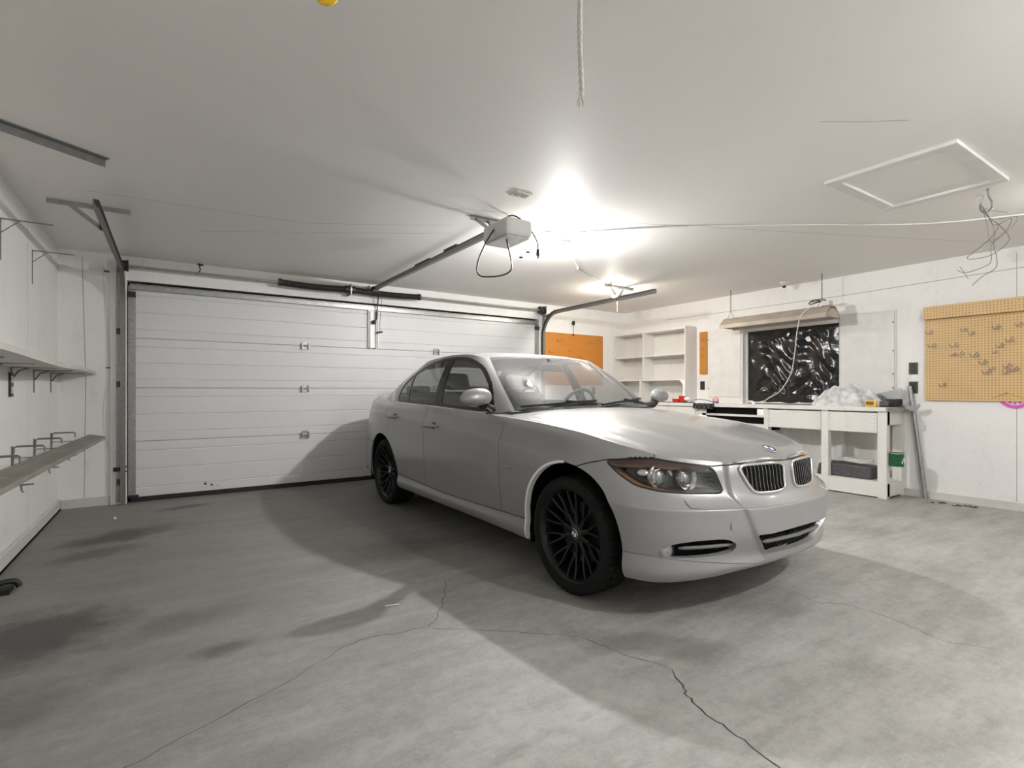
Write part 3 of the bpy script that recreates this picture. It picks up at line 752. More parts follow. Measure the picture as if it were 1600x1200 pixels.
# ---- kidney grilles
for sd in (-1, 1):
    mb = MB(); mb.tube([surf(s, z, .004, sd)[0] for s, z in KID], .0085, 8, closed=True)
    kg = cbuild(mb, 'kidney_grille', 'chrome', smooth=60)
    mb = MB(); tp = [(s, .757 + .008*math.sin(math.pi*(s-.03)/.37)) for s in np.linspace(.035, .395, 16)]
    V = []; Fc = []
    for s, z in tp:
        t = math.sin(math.pi*np.clip((s-.03)/.37, 0, 1))**.5
        for dz, dd in ((-.014*t-.002, .004), (-.006*t, .012), (.006*t, .011), (.013*t+.002, .001)):
            p, n = surf(s, z + dz*.6, 0, sd); p = p + Vector((0, -1, .35)).normalized()*dd + Vector((0, .5, .5))*max(dz, 0); V.append(p)
    for i in range(len(tp)-1):
        for k in range(3): Fc.append((4*i+k, 4*i+k+1, 4*i+k+5, 4*i+k+4))
    mb.add(V, Fc); cbuild(mb, 'chrome_cap', 'chrome', kg, smooth=60)
    for s in np.linspace(.070, .352, 11):
        zz = [z for z in np.linspace(.60, .75, 60) if sdf_poly(np.array([[s, z]]), KID)[0] > .004]
        if len(zz) < 5: continue
        P = [surf(s - (.0 if s < .2 else .0), z, -.012, sd)[0] for z in np.linspace(zz[0], zz[-1], 6)]
        mb = MB()
        for a, b in zip(P[:-1], P[1:]): mb.bar(a, b, .0032, .022, up=(0, -1, 0))
        cbuild(mb, 'grille_slat', 'slat', kg)
# ---- lower intakes
def lattice(poly, d, sd, step):
    mb = MB(); lo = poly.min(0); hi = poly.max(0)
    for dirn in (1, -1):
        for c in np.arange(lo[0]-.25, hi[0]+.25, step):
            z = np.linspace(lo[1], hi[1], 40); s = c + dirn*(z-lo[1])*1.1
            ins = (sdf_poly(np.stack([s, z], 1), poly) > 0) & (s > .0)
            k = np.where(ins)[0]
            if len(k) < 3: continue
            mb.tube([surf(s[i], z[i], d, sd)[0] for i in (k[0], k[len(k)//2], k[-1])], .0024, 4)
    return mb
for sd in (-1, 1):
    fr = tag(cbuild(lattice(FOG, -.035, sd, .017), 'fog_intake_mesh', 'gloss', fix=False), kind='stuff')
    mb = MB(); mb.tube([surf(s, .368 + (.7-s)*.02, -.014, sd)[0] for s in np.linspace(.735, .455, 12)], [.004]+[.009]*10+[.004], 8); cbuild(mb, 'intake_bar', 'greytrim', smooth=60)
    p, n = surf(.795, .352, -.022, sd)
    mb = MB(); mb.lathe([(.040, -.02), (.041, .0), (.036, .010), (.022, .016), (0, .018)], p, (n*.6 + Vector((0, -1, 0))).normalized(), 24); fl = cbuild(mb, 'fog_lamp', 'refl2', smooth=60)
    q = clip(WRAP, sdf_poly(SZ(WRAP), FOG)); q = clip(q, q['P'][:, 0] - .757)
    panel('fog_lens', shifted(q, -.004), 'R' if sd < 0 else 'L', 'lens', fl, rim=0)
it2 = np.concatenate([INTK])
for sd in (-1, 1): tag(cbuild(lattice(it2, -.035, sd, .017), 'intake_mesh', 'gloss', fix=False), kind='stuff')
mb = MB(); mb.tube([surf(abs(s), .372, -.012, -1 if s < 0 else 1)[0] for s in np.linspace(-.285, .285, 21)], [.003]+[.010]*19+[.003], 8); cbuild(mb, 'intake_bar', 'greytrim', smooth=60)
for sd, S_ in ((-1, 'R'), (1, 'L')):
    q = clip(WRAP, sdf_poly(SZ(WRAP), [(.700, .592), (.633, .589), (.628, .558), (.678, .559)])); panel('washer_cover', shifted(q, .005), S_, 'paint', bumper, rim=.008)
q = clip(WRAP, sdf_poly(SZ(WRAP), [(.481, .488), (.436, .492), (.434, .451), (.481, .449)]))
panel('tow_eye_cover', shifted(q, .004), 'R', 'paint', bumper, rim=.006)
mb = MB(); V = []  # bright highlight line on the bumper, painted as a white strip
for z in np.linspace(.628, .43, 14):
    for ds in (0, .011): V.append(surf(.445 + ds, z, .002, 1)[0])
mb.add(V, [(2*i, 2*i+1, 2*i+3, 2*i+2) for i in range(13)]); tag(cbuild(mb, 'bumper_highlight', 'tape', bumper, smooth=60, fix=False), 'highlight line down the bumper built as a white strip')
# ---- emblem
def emblem(name, centre, normal, r, parent, up, letters=True):
    n = Vector(normal).normalized(); u = (Vector(up) - n*Vector(up).dot(n)).normalized(); x = u.cross(n)
    V, Fc, mi = [], [], []; c = Vector(centre); o = ORG[parent.name]
    def P(a, rr, d): V.append(c + (x*math.cos(a) + u*math.sin(a))*rr + n*d - o); return len(V)-1
    N_ = 32
    rings = [(1.0, 0, None), (1.0, .10, 0), (.93, .14, 0), (.92, .12, 1), (.62, .12, 1), (.60, .14, 0)]
    prev = None
    for (q, d, m) in rings:
        cur = [P(2*math.pi*k/N_, r*q, r*d) for k in range(N_)]
        if prev:
            for k in range(N_): Fc.append((prev[k], prev[(k+1) % N_], cur[(k+1) % N_], cur[k])); mi.append(m)
        prev = cur
    cc = P(0, 0, r*.15)
    for k in range(N_): Fc.append((prev[k], prev[(k+1) % N_], cc)); mi.append(2 if (k*4//N_) % 2 == 0 else 3)
    me = bpy.data.meshes.new(name)
    if letters:
        for ch, ang in (('B', 130), ('M', 90), ('W', 50)):
            cu = bpy.data.curves.new('t', 'FONT'); cu.body = ch; cu.size = r*.42; cu.align_x = 'CENTER'; cu.align_y = 'CENTER'; cu.resolution_u = 1
            to = bpy.data.objects.new('t', cu); COL.objects.link(to); dg = bpy.context.evaluated_depsgraph_get(); tm = to.evaluated_get(dg).to_mesh()
            a = math.radians(ang); ca = c + (x*math.cos(a) + u*math.sin(a))*r*.77; ur = x*math.cos(a) + u*math.sin(a); xr = -(x*-math.sin(a) + u*math.cos(a)); b0 = len(V)
            for v in tm.vertices: V.append(ca + xr*v.co.x + ur*v.co.y + n*(r*.135) - o)
            for p_ in tm.polygons: Fc.append(tuple(b0+i for i in p_.vertices)); mi.append(3)
            to.evaluated_get(dg).to_mesh_clear(); bpy.data.objects.remove(to); bpy.data.curves.remove(cu)
    me.from_pydata([tuple(v) for v in V], [], Fc)
    for m in ('chrome', 'gloss', 'blue', 'ewhite'): me.materials.append(M[m])
    me.polygons.foreach_set('material_index', mi)
    ob = link(name, me, None, parent); ORG[ob.name] = o
    return ob
k = np.argmin(np.hypot(HOOD['V'][:, 0], HOOD['V'][:, 1]+.648)); hn = HOOD['N'][k]*np.array([0, 1, 1])
tag(emblem('emblem', Vector(HOOD['V'][k]*np.array([0, 1, 1])), hn, .041, hood, (0, 1, .3)), 'round blue and white emblem')
# ---- greenhouse
DLO = round_poly([(.885, .962), (1.023, 1.145), (1.20, 1.275), (1.324, 1.335), (1.504, 1.388), (1.72, 1.404), (1.954, 1.400), (2.25, 1.370), (2.45, 1.298), (2.60, 1.205), (2.635, 1.13), (2.64, 1.06), (2.62, 1.003), (2.3, .999), (1.78, .994), (1.237, .972)], 1)
gs = clip(GREEN, GREEN['P'][:, 0] - 2.0); gs = clip(gs, 12.0 - gs['P'][:, 0])
dl = clip(gs, sdf_poly(LZ(gs), DLO))
wsf = lambda P: 2.80 - .30*np.clip(P[:, 1], 0, 1)**3
pil = clip(GREEN, GREEN['P'][:, 0] - wsf(GREEN['P']) - .03); pil = clip(pil, 11.2 - pil['P'][:, 0]); pil = clip(pil, -sdf_poly(LZ(pil), DLO) - .001)
roofp = panel('roof', ROOF, 'RL', 'paint', rim=0)
for sd in 'RL': panel('roof_pillar', pil, sd, 'paint', rim=.008)
ws = clip(GREEN, wsf(GREEN['P']) - GREEN['P'][:, 0]); ws = clip(ws, .985 - ws['P'][:, 1])
panel('windscreen', ws, 'RL', 'glass', rim=0)
wsb = clip(GREEN, wsf(GREEN['P']) + .035 - GREEN['P'][:, 0]); ii = np.minimum(wsf(wsb['P']) - .03 - wsb['P'][:, 0], np.minimum((.965 - wsb['P'][:, 1])*2, (wsb['P'][:, 1]-.05)*2))
panel('windscreen_seal', shifted(clip(wsb, -ii), -.002), 'RL', 'black', rim=.004)
bl = clip(GREEN, GREEN['P'][:, 0] - 11.25); blg = clip(bl, .96 - bl['P'][:, 1]); panel('rear_window', clip(blg, blg['P'][:, 1] - .04), 'RL', 'glass', rim=0)
panel('rear_window_seal', [clip(bl, bl['P'][:, 1] - .96), clip(bl, .04 - bl['P'][:, 1])], 'RL', 'black', rim=.004)
# side glass
b0 = lambda z: 1.636 + (z-.99)*.28; b1 = lambda z: 1.775 + (z-.99)*.18; dv = lambda z: 2.33 + (z-1.0)*.42
def inset(m): return sdf_poly(LZ(m), DLO)
gf = clip(dl, inset(dl) - .022); gf = clip(gf, gf['V'][:, 2] - np.interp(gf['V'][:, 1], [.9, 1.3, 2.0, 2.7], [.975, .985, 1.005, 1.012]))
g1 = clip(gf, b0(gf['V'][:, 2]) - gf['V'][:, 1]); g1 = clip(g1, g1['V'][:, 1] - .99)
g2 = clip(gf, gf['V'][:, 1] - b1(gf['V'][:, 2])); g2 = clip(g2, dv(g2['V'][:, 2]) - .012 - g2['V'][:, 1])
g3 = clip(gf, gf['V'][:, 1] - dv(gf['V'][:, 2]) - .012)
def is_glass(m):
    L_, z_ = m['V'][:, 1], m['V'][:, 2]
    i = np.minimum(inset(m) - .022, z_ - np.interp(L_, [.9, 1.3, 2.0, 2.7], [.975, .985, 1.005, 1.012]))
    a = np.minimum(b0(z_) - L_, L_ - .99); b = np.minimum(L_ - b1(z_), dv(z_) - .012 - L_); c = L_ - dv(z_) - .012
    return np.minimum(i, np.maximum(np.maximum(a, b), c))
frame = clip(dl, -is_glass(dl))
for sd in 'RL':
    fr = panel('window_frame', frame, sd, 'gloss', rim=.010)
    panel('side_glass', shifted(g1, -.003), sd, 'glass', fr, rim=0); panel('side_glass', shifted(g2, -.003), sd, 'glass', fr, rim=0); panel('quarter_glass', shifted(g3, -.003), sd, 'glass', fr, rim=0)
# belt ledge between the doors and the greenhouse
K = WRAP['V'].reshape(WRAP['shape']+(3,))[:, -1]; kk = (K[:, 1] > .945) & (K[:, 1] < 3.1) & (K[:, 0] > .5)
base = GREEN['base']
for sg in (-1, 1):
    V = []; q = K[kk]
    for p in q:
        j = np.argmin(abs(base[:, 1]-p[1]) + (base[:, 0] < .55)*9); V += [(sg*p[0], p[1], p[2]), (sg*(base[j, 0]-.004), p[1], base[j, 2]+.012)]
    mb = MB(); mb.add(V, [(2*i, 2*i+1, 2*i+3, 2*i+2) for i in range(len(q)-1)]); cbuild(mb, 'belt_ledge', 'paint', smooth=60, fix=False)
    mb = MB(); pts = [(sg*(p[0]-.012), p[1], p[2]+.006) for p in q if .96 < p[1] < 2.66][::2]; mb.tube(pts, .0055, 6); cbuild(mb, 'belt_trim', 'chrome', smooth=60)
# highlight at the foot of the rear pillar, painted as a white patch
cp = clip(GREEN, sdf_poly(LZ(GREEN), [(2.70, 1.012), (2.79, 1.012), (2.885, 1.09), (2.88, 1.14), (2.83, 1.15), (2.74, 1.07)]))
tag(panel('pillar_highlight', shifted(cp, .003), 'R', 'tape', rim=.003), 'bright highlight on the rear pillar built as a white patch')
# cowl and wipers
mb = MB(); V = []
for w in np.linspace(-.72, .72, 25):
    q = abs(w); V += [(w, .60 + .14*(q/.72)**2.5, .972), (w, .72 + .12*(q/.72)**2.5, .985)]
mb.add(V, [(2*i, 2*i+1, 2*i+3, 2*i+2) for i in range(24)]); cbuild(mb, 'cowl', 'black', fix=False)
gP, gV, gN = GREEN['P'], GREEN['V'], GREEN['N']
def gsurf(x, t, d):
    k = np.argmin(abs(gV[:, 0]-abs(x)) + (gP[:, 0] > 3)*9 + abs(gP[:, 1]-t)*1.2); p = gV[k] + gN[k]/np.linalg.norm(gN[k])*d
    return Vector((math.copysign(p[0], x) if x else 0, p[1], p[2]))
for (pts, arm) in (([(-.64, .03), (-.45, .05), (-.2, .085), (.0, .10)], [(-.05, .02), (-.22, .05), (-.30, .07)]), ([(.02, .03), (.2, .06), (.4, .10), (.60, .13)], [(.52, .0), (.36, .05), (.30, .08)])):
    mb = MB(); mb.tube([gsurf(x, t, .014) for x, t in pts], .009, 6); wp = cbuild(mb, 'wiper', 'black', smooth=50)
    mb = MB(); mb.tube([gsurf(x, t, .032) for x, t in arm], .010, 6); cbuild(mb, 'wiper_arm', 'black', wp, smooth=50)
# door handles
for sg, S_ in ((-1, 'R'), (1, 'L')):
    for (l0, l1, z, key) in ((1.50, 1.735, .835, 'f'), (2.315, 2.52, .876, 'r')):
        w = wrap_w((l0+l1)/2, z)
        mb = MB(); mb.sphere((sg*(w-.006), l0+.085, z), .05, 20, 10, (.22, 1.0, .62)); hc = cbuild(mb, 'handle_cup', 'dsilver', DOOR[key+S_], smooth=60)
        mb = MB(); n = 14; pts = [(sg*(w + .006 + .026*math.sin(math.pi*t)**.6), l0 + (l1-l0)*t, z + .004*math.sin(math.pi*t)) for t in np.linspace(0, 1, n)]
        mb.tube(pts, [.006 + .013*math.sin(math.pi*t)**.5 for t in np.linspace(.02, .98, n)], 10); cbuild(mb, 'door_handle', 'paint', DOOR[key+S_], smooth=60)
    mb = MB(); w = wrap_w(.55, .634); mb.prism([(.600, .644), (.585, .634), (.525, .624), (.510, .629), (.515, .640)], 0, sg*(w-.004), sg*(w+.006)); cbuild(mb, 'side_repeater', 'refl2', FEND[S_], bevel=.002)
    # door mirror
    mw, ml = (.965, .80) if sg < 0 else (.945, .86)
    mb = MB(); V = []; Fc = []; n, m_ = 24, 14
    for i in range(m_+1):
        t = i/m_; a = math.pi*t; rr = math.sin(a)**.72
        for k in range(n):
            b = 2*math.pi*k/n; ca, sa = math.cos(b), math.sin(b)
            y = .055*ca*rr*(1.0 if ca < 0 else .45); z = .068*sa*rr*(1 + .10*math.cos(a))
            V.append((sg*(mw - .112*math.cos(a)), ml + y + .02*t, 1.064 + (z if z > 0 else z*.72) + .004*math.cos(a)))
    for i in range(m_):
        for k in range(n): Fc.append((i*n+k, i*n+(k+1) % n, (i+1)*n+(k+1) % n, (i+1)*n+k))
    mb.add(V, Fc); mr = cbuild(mb, 'door_mirror', 'paint', smooth=60)
    mb = MB(); mb.tube([(sg*.79, .89, .985), (sg*.84, .85, .995), (sg*(mw-.06), ml+.012, 1.020)], [.030, .028, .036], 10); cbuild(mb, 'mirror_stem', 'black', mr, smooth=60)
    mb = MB(); mb.sphere((sg*(mw+.005), ml+.028, 1.064), .09, 16, 10, (1.0, .05, .62)); cbuild(mb, 'mirror_glass', 'chrome', mr, smooth=60)
# ---- cabin
mb = MB(); mb.prism([(.66, .95), (.80, .962), (1.02, .975), (1.16, .955), (1.20, .90), (1.20, .60), (.66, .60)], 0, -.70, .70); cbuild(mb, 'dashboard', 'dash', bevel=.02)
for x in (-.36, .36):
    mb = MB(); mb.prism([(1.35, .42), (1.95, .40), (1.98, .56), (1.80, .60), (1.38, .62)], 0, x-.25, x+.25); st = cbuild(mb, 'front_seat', 'seat', bevel=.05)
    mb = MB(); mb.prism([(1.88, .55), (2.02, .55), (2.25, 1.06), (2.16, 1.12), (2.06, 1.08)], 0, x-.235, x+.235); cbuild(mb, 'backrest', 'seat', st, bevel=.05)
    mb = MB(); mb.prism([(2.14, 1.13), (2.25, 1.12), (2.275, 1.27), (2.19, 1.29)], 0, x-.13, x+.13); cbuild(mb, 'headrest', 'seat', st, bevel=.035)
mb = MB(); mb.prism([(2.45, .42), (2.85, .42), (3.12, 1.04), (2.98, 1.06), (2.80, .62), (2.45, .62)], 0, -.62, .62); rs = cbuild(mb, 'rear_bench', 'seat', bevel=.04)
for x in (-.38, .38):
    mb = MB(); mb.box(x-.13, x+.13, 2.98, 3.08, 1.05, 1.17); cbuild(mb, 'headrest', 'seat', rs, bevel=.03)
mb = MB(); mb.box(-.62, .62, 3.05, 3.24, 1.02, 1.05); cbuild(mb, 'parcel_shelf', 'dash')
c = Vector((.37, 1.30, .955)); ax = Vector((0, 1, .42)).normalized(); x_ = Vector((1, 0, 0)); y_ = ax.cross(x_)
mb = MB(); mb.tube([c + (x_*math.cos(a) + y_*math.sin(a))*.185 for a in np.linspace(0, 2*math.pi, 32, endpoint=False)], .015, 8, closed=True); sw = cbuild(mb, 'steering_wheel', 'dash', smooth=60)
mb = MB(); mb.lathe([(.07, -.02), (.07, .02), (.0, .03)], c, ax, 20)
for a in (0, math.pi, -math.pi/2): mb.bar(c, c + (x_*math.cos(a) + y_*math.sin(a))*.18, .035, .015, up=ax)
cbuild(mb, 'wheel_hub', 'dash', sw, smooth=40)
mb = MB(); mb.box(-.12, .12, 1.20, 1.235, 1.275, 1.34); mb.bar((0, 1.22, 1.33), (0, 1.25, 1.385), .03, .03, up=(1, 0, 0)); cbuild(mb, 'cabin_mirror', 'dash', bevel=.012)
hl_ = shifted(ROOF, -.025); panel('headliner', hl_, 'RL', 'headliner', rim=0)
for sg in (-1, 1):
    mb = MB(); mb.box(sg*.36-.17, sg*.36+.17, 1.36, 1.50, 1.372, 1.385); cbuild(mb, 'sun_visor', 'headliner', bevel=.005)
# ---- wheels
def make_wheel(sg, L):
    cx = sg*.752; n = 96
    mb = MB(); R_ = .322; hw = .112
    prof = [(.246, -hw*.80), (.252, -hw*.96), (.278, -hw*1.05), (.300, -hw*1.0), (.314, -hw*.9), (.3205, -hw*.74), (.322, -hw*.5), (.322, -.052), (.315, -.050), (.315, -.044), (.322, -.042), (.3225, -.006), (.3155, -.004), (.3155, .004), (.3225, .006), (.322, .042), (.315, .044), (.315, .050), (.322, .052),
            (.322, hw*.5), (.3205, hw*.74), (.314, hw*.9), (.300, hw*1.0), (.278, hw*1.05), (.252, hw*.96), (.246, hw*.80)]
    o = Vector((cx, L, R_)); ax = Vector((sg, 0, 0)); x = Vector((0, 1, 0)); y = ax.cross(x); V = []
    for i, (r, h) in enumerate(prof):
        for k in range(n*2):
            a = 2*math.pi*(k + (abs(h)-.05)*12)/(n*2); rr = r
            if k % 4 == 0 and r > .3135: rr = r - .006
            V.append(o + ax*h + (x*math.cos(a) + y*math.sin(a))*rr)
    N2 = n*2; Fc = [(i*N2+k, i*N2+(k+1) % N2, (i+1)*N2+(k+1) % N2, (i+1)*N2+k) for i in range(len(prof)-1) for k in range(N2)]
    rim = MB(); rim.lathe([(.10, -.06), (.225, -.09), (.246, -.10), (.248, -.095), (.232, -.05), (.229, .06), (.240, .094), (.2535, .106), (.2555, .100), (.252, .085)], o, ax, 72)
    wh = cbuild(rim, 'wheel', 'rimblk', smooth=40)
    t = MB(); t.add(V, Fc); cbuild(t, 'tire', 'rubber', wh, smooth=28, fix=False)
    t = MB(); t.lathe([(0, -.02), (.165, -.02), (.165, -.004), (0, -.004)], o, ax, 40); cbuild(t, 'brake_disc', 'dsteel', wh, smooth=30)
    # one Y spoke, then nine rotated copies
    def dirv(a): return x*math.cos(a) + y*math.sin(a)
    sp = MB(); da = math.radians(9.5)
    P0 = ax*.050 + dirv(0)*.035; P1 = ax*.052 + dirv(0)*.110
    def beam(a, b, w0, w1, d):
        dr = (b-a).normalized(); sd_ = dr.cross(ax).normalized(); V = []
        for p, w in ((a, w0), (b, w1)):
            V += [p - sd_*w - ax*d, p + sd_*w - ax*d, p + sd_*w*.9 - ax*.004, p + sd_*w*.45, p - sd_*w*.45, p - sd_*w*.9 - ax*.004]
        sp.add(V, [(5, 4, 3, 2, 1, 0), (6, 7, 8, 9, 10, 11)] + [(i, (i+1) % 6, 6+(i+1) % 6, 6+i) for i in range(6)])
    beam(P0, P1, .016, .014, .035)
    for s in (-1, 1):
        beam(P1 + dirv(math.pi/2)*s*.003 - dirv(0)*.008, ax*.074 + dirv(s*da*.86)*.188, .0085, .0075, .03); beam(ax*.074 + dirv(s*da*.86)*.186, ax*.089 + dirv(s*da*.80)*.246, .0075, .008, .028)
    ORG['tmp'] = Vector((0, 0, 0))
    me = bpy.data.meshes.new('spoke'); me.from_pydata([tuple(v) for v in sp.v], [], sp.f)
    bm = bmesh.new(); bm.from_mesh(me); bmesh.ops.recalc_face_normals(bm, faces=bm.faces); bm.to_mesh(me); bm.free(); me.materials.append(M['rimblk'])
    for k in range(10):
        ob = bpy.data.objects.new('spoke', me); COL.objects.link(ob); ob.parent = wh; ob.location = o; ob.rotation_euler = (2*math.pi*(k+.5)/10, 0, 0)
    t = MB(); t.lathe([(.052, .015), (.050, .050), (.040, .056), (.030, .057), (0, .057)], o, ax, 32); cbuild(t, 'hub_cap', 'gloss', wh, smooth=40)
    for k in range(5):
        a = 2*math.pi*k/5; t = MB(); q = o + dirv(a)*.056; t.cyl(q + ax*.02, q + ax*.046, .010, .009, 8); cbuild(t, 'wheel_bolt', 'gloss', wh)
    emblem('wheel_emblem', o + ax*.057, ax, .029, wh, (0, .3, 1), False)
    return wh
for L in (0.0, 2.76):
    for sg in (-1, 1): make_wheel(sg, L)
# ---------------------------------------------------------------- room shell
mb = MB(); mb.box(XL-.1, XR+.1, YB-.1, YD+.1, -.12, 0); floor = struct('floor', mb, 'floor')
mb = MB(); mb.box(XL-.1, XR+.1, YB-.1, YD+.1, ZC, ZC+.1); ceiling = struct('ceiling', mb, 'ceil')
mb = MB(); mb.box(XL-.1, XL, YB, YD+.1, 0, ZC); wall_l = struct('wall_left', mb, 'wall')
mb = MB(); mb.box(XR, XR+.1, YB, YD+.1, 0, ZC); wall_r = struct('wall_right', mb, 'wall')
mb = MB(); mb.box(XL, XR, YB-.1, YB, 0, ZC); wall_f = struct('wall_front', mb, 'wall')
DX0, DX1, DZ = -.37, 4.70, 2.215
mb = MB(); mb.box(XL, DX0, YD, YD+.1, 0, ZC); mb.box(DX1, XR, YD, YD+.1, 0, ZC); mb.box(DX0, DX1, YD, YD+.1, DZ, ZC)
wall_b = struct('wall_back', mb, 'wall')
mb = MB(); mb.box(DX0-.2, DX1+.2, YD+.1, YD+.14, 0, ZC); struct('wall_outer', mb, 'void')
def ribbon(pts, w, plane, off, name, mat, parent, taper=True):
    """thin line lying on a wall, floor or ceiling; plane = axis index, off = coordinate"""
    P = [Vector(p) for p in pts]; V = []; ax = Vector((0, 0, 0)); ax[plane] = 1
    for i, p in enumerate(P):
        d = (P[min(i+1, len(P)-1)]-P[max(i-1, 0)]).normalized(); n = d.cross(ax)
        ww = w*(.5 + .5*random.random()) if taper else w
        if taper and i in (0, len(P)-1): ww *= .25
        for s in (-1, 1):
            q = p + n*s*ww/2; q[plane] = off; V.append(q)
    mb = MB(); mb.add(V, [(2*i, 2*i+1, 2*i+3, 2*i+2) for i in range(len(P)-1)])
    return mb.build(name, mat, parent, fix=False)
def jag(pts, amp=.012, n=6):
    out = []
    for a, b in zip(pts[:-1], pts[1:]):
        a, b = Vector(a), Vector(b)
        for k in range(n):
            p = a.lerp(b, k/n); out.append(p + (Vector((random.uniform(-amp, amp), random.uniform(-amp, amp), 0)) if k else Vector((0, 0, 0))))
    return out + [Vector(pts[-1])]
for pts in ([(1.35, 2.77, 0), (1.25, 2.55, 0), (1.19, 2.48, 0), (1.10, 2.33, 0), (1.01, 2.25, 0)], [(1.01, 2.25, 0), (.70, 2.30, 0), (.63, 2.28, 0), (.35, 2.11, 0), (-.03, 1.94, 0), (-.2, 1.85, 0)],
            [(1.01, 2.24, 0), (1.27, 2.03, 0), (1.39, 1.92, 0), (1.54, 1.78, 0)], [(1.54, 1.78, 0), (1.56, 1.70, 0), (1.59, 1.58, 0), (1.67, 1.37, 0)], [(1.67, 1.37, 0), (1.60, 1.26, 0), (1.55, 1.17, 0), (1.52, .99, 0), (1.50, .85, 0), (1.47, .70, 0)],
            [(2.87, 1.55, 0), (2.84, 1.38, 0), (2.95, 1.27, 0), (2.93, 1.06, 0), (2.87, .86, 0), (2.96, .72, 0)], [(.2, 5.5, 0), (.9, 5.25, 0), (1.6, 5.10, 0)]):
    big = pts[0][0] == 1.67
    ribbon(jag(pts, .010), .0085 if big else .0045, 2, .0006, 'floor_crack', 'crack', floor)  # dark lines of the cracks in the concrete
# baseboards
mb = MB(); mb.prism([(XL+.0, .0), (XL+.022, .0), (XL+.020, .085), (XL+.010, .10), (XL, .10)], 1, YB+.01, YD-.02); struct('baseboard_left', mb, 'base')
mb = MB(); mb.box(XL+.021, XL+.026, YB+.01, YD-.05, 0, .014); struct('baseboard_gap', mb, 'void')  # black strip painting the dark gap under the baseboard
mb = MB(); mb.box(XL+.023, -.46, YD-.016, YD, 0, .085); struct('baseboard_back', mb, 'base')
mb = MB(); mb.box(XR-.014, XR, YB+.01, YD-.02, 0, .075); struct('baseboard_right', mb, 'base')
for x in (-.70,): ribbon([(x, YD, .09), (x+.012, YD, 1.2), (x-.015, YD, 2.4)], .006, 1, YD-.0006, 'panel_seam', 'seam', wall_b, False)
ribbon([(4.785+.02, YD, 2.06), (4.805, YD, 2.4)], .005, 1, YD-.0006, 'panel_seam', 'seam', wall_b, False)
for y in (1.42,): ribbon([(XR, y, .08), (XR, y, 2.4)], .004, 0, XR-.0006, 'panel_seam', 'seam', wall_r, False)
for y in (5.17, 3.95): ribbon([(XL, y, .1), (XL, y, 2.42)], .004, 0, XL+.0006, 'panel_seam', 'seam', wall_l, False)
ribbon([(XR, 5.5, 2.24), (XR, 4.3, 2.235), (XR, 2.9, 2.23), (XR, 1.2, 2.26)], .006, 0, XR-.0006, 'panel_seam', 'seam', wall_r, False)
# wall stain runs and scuffs stay in the paint; ceiling drywall joints
for a, b in (((1.69, 3.42), (3.34, 2.80)), ((.2, 5.05), (2.0, 3.95)), ((3.3, 2.8), (6.2, 1.5)), ((2.7, 1.3), (3.05, 1.05)), ((-.5, 4.45), (.9, 4.35)), ((.9, 4.35), (1.9, 3.75))):
    ribbon([(a[0], a[1], ZC), ((a[0]+b[0])/2, (a[1]+b[1])/2+.01, ZC), (b[0], b[1], ZC)], .006, 2, ZC-.0006, 'ceiling_joint', 'cseam', ceiling, False)
# jamb boards each side of the door opening
mb = MB(); mb.box(-.50, -.37, YD-.035, YD, 0, 2.30); struct('trim_2', mb, 'wall', bevel=.004)
mb = MB(); mb.box(4.70, 4.80, YD-.03, YD, 0, 2.30); struct('trim_3', mb, 'wall', bevel=.004)

# ---------------------------------------------------------------- sectional garage door
GD = root('garage_door', 'wide white ribbed sectional garage door closed behind the car', 'garage door', (2.165, YD-.01, 0))
jz = [.045, .605, 1.145, 1.645, 2.165]
for k in range(4):
    z0, z1 = jz[k]+.0015, jz[k+1]-.0015; h = z1-z0; yf = YD+.012
    prof = [(yf+.045, z0), (yf+.004, z0), (yf, z0+.006)]
    for gz in (z0+h*.17, z0+h*.5, z0+h*.83): prof += [(yf, gz-.007), (yf+.0055, gz-.001), (yf+.0055, gz+.001), (yf, gz+.007)]
    prof += [(yf, z1-.006), (yf+.004, z1), (yf+.045, z1)]
    mb = MB(); mb.prism(prof, 0, -.345, 4.675); sec = mb.build('door_section', 'doorw', GD)
    for x0, x1 in ((-.362, -.300), (4.640, 4.69)):
        mb = MB(); mb.box(x0, x1, YD-.001, YD+.013, z0, z1); mb.build('end_stile', 'galv', GD)
mb = MB(); mb.box(-.345, 4.675, YD+.005, YD+.055, .0, .048); mb.build('bottom_seal', 'gasket', GD)
mb = MB(); mb.prism([(YD+.012, 2.125), (YD-.035, 2.125), (YD-.035, 2.132), (YD-.02, 2.135), (YD-.02, 2.172), (YD-.035, 2.175), (YD-.035, 2.182), (YD+.012, 2.182)], 0, -.35, 4.68); mb.build('top_strut', 'galv', GD)
def hinge(x, z, name='hinge'):
    mb = MB(); mb.box(x-.028, x+.028, YD+.003, YD+.012, z-.045, z-.004); mb.box(x-.028, x+.028, YD+.003, YD+.012, z+.004, z+.045)
    mb.cyl((x-.04, YD-.004, z), (x+.04, YD-.004, z), .011, n=10); mb.box(x-.042, x-.030, YD-.022, YD+.011, z-.04, z+.03); mb.box(x+.030, x+.042, YD-.022, YD+.011, z-.04, z+.03)
    return mb.build(name, 'galv', GD)
for z in jz[1:4]:
    hinge(1.31, z); hinge(2.99, z)
    for x in (-.33, 4.66):
        mb = MB(); mb.box(x-.03, x+.03, YD-.010, YD, z-.055, z+.055); mb.box(x-.032, x+.032, YD-.035, YD-.009, z-.014, z+.014); mb.build('roller_hinge', 'galv', GD)
for x in (-.33, 4.66):
    mb = MB(); mb.box(x-.028, x+.032, YD-.045, YD, 2.05, 2.10); mb.build('top_roller_bracket', 'dsteel', GD)
    mb = MB(); mb.box(x-.03, x+.055, YD-.03, YD-.001, .05, .075); mb.build('bottom_bracket', 'dsteel', GD)
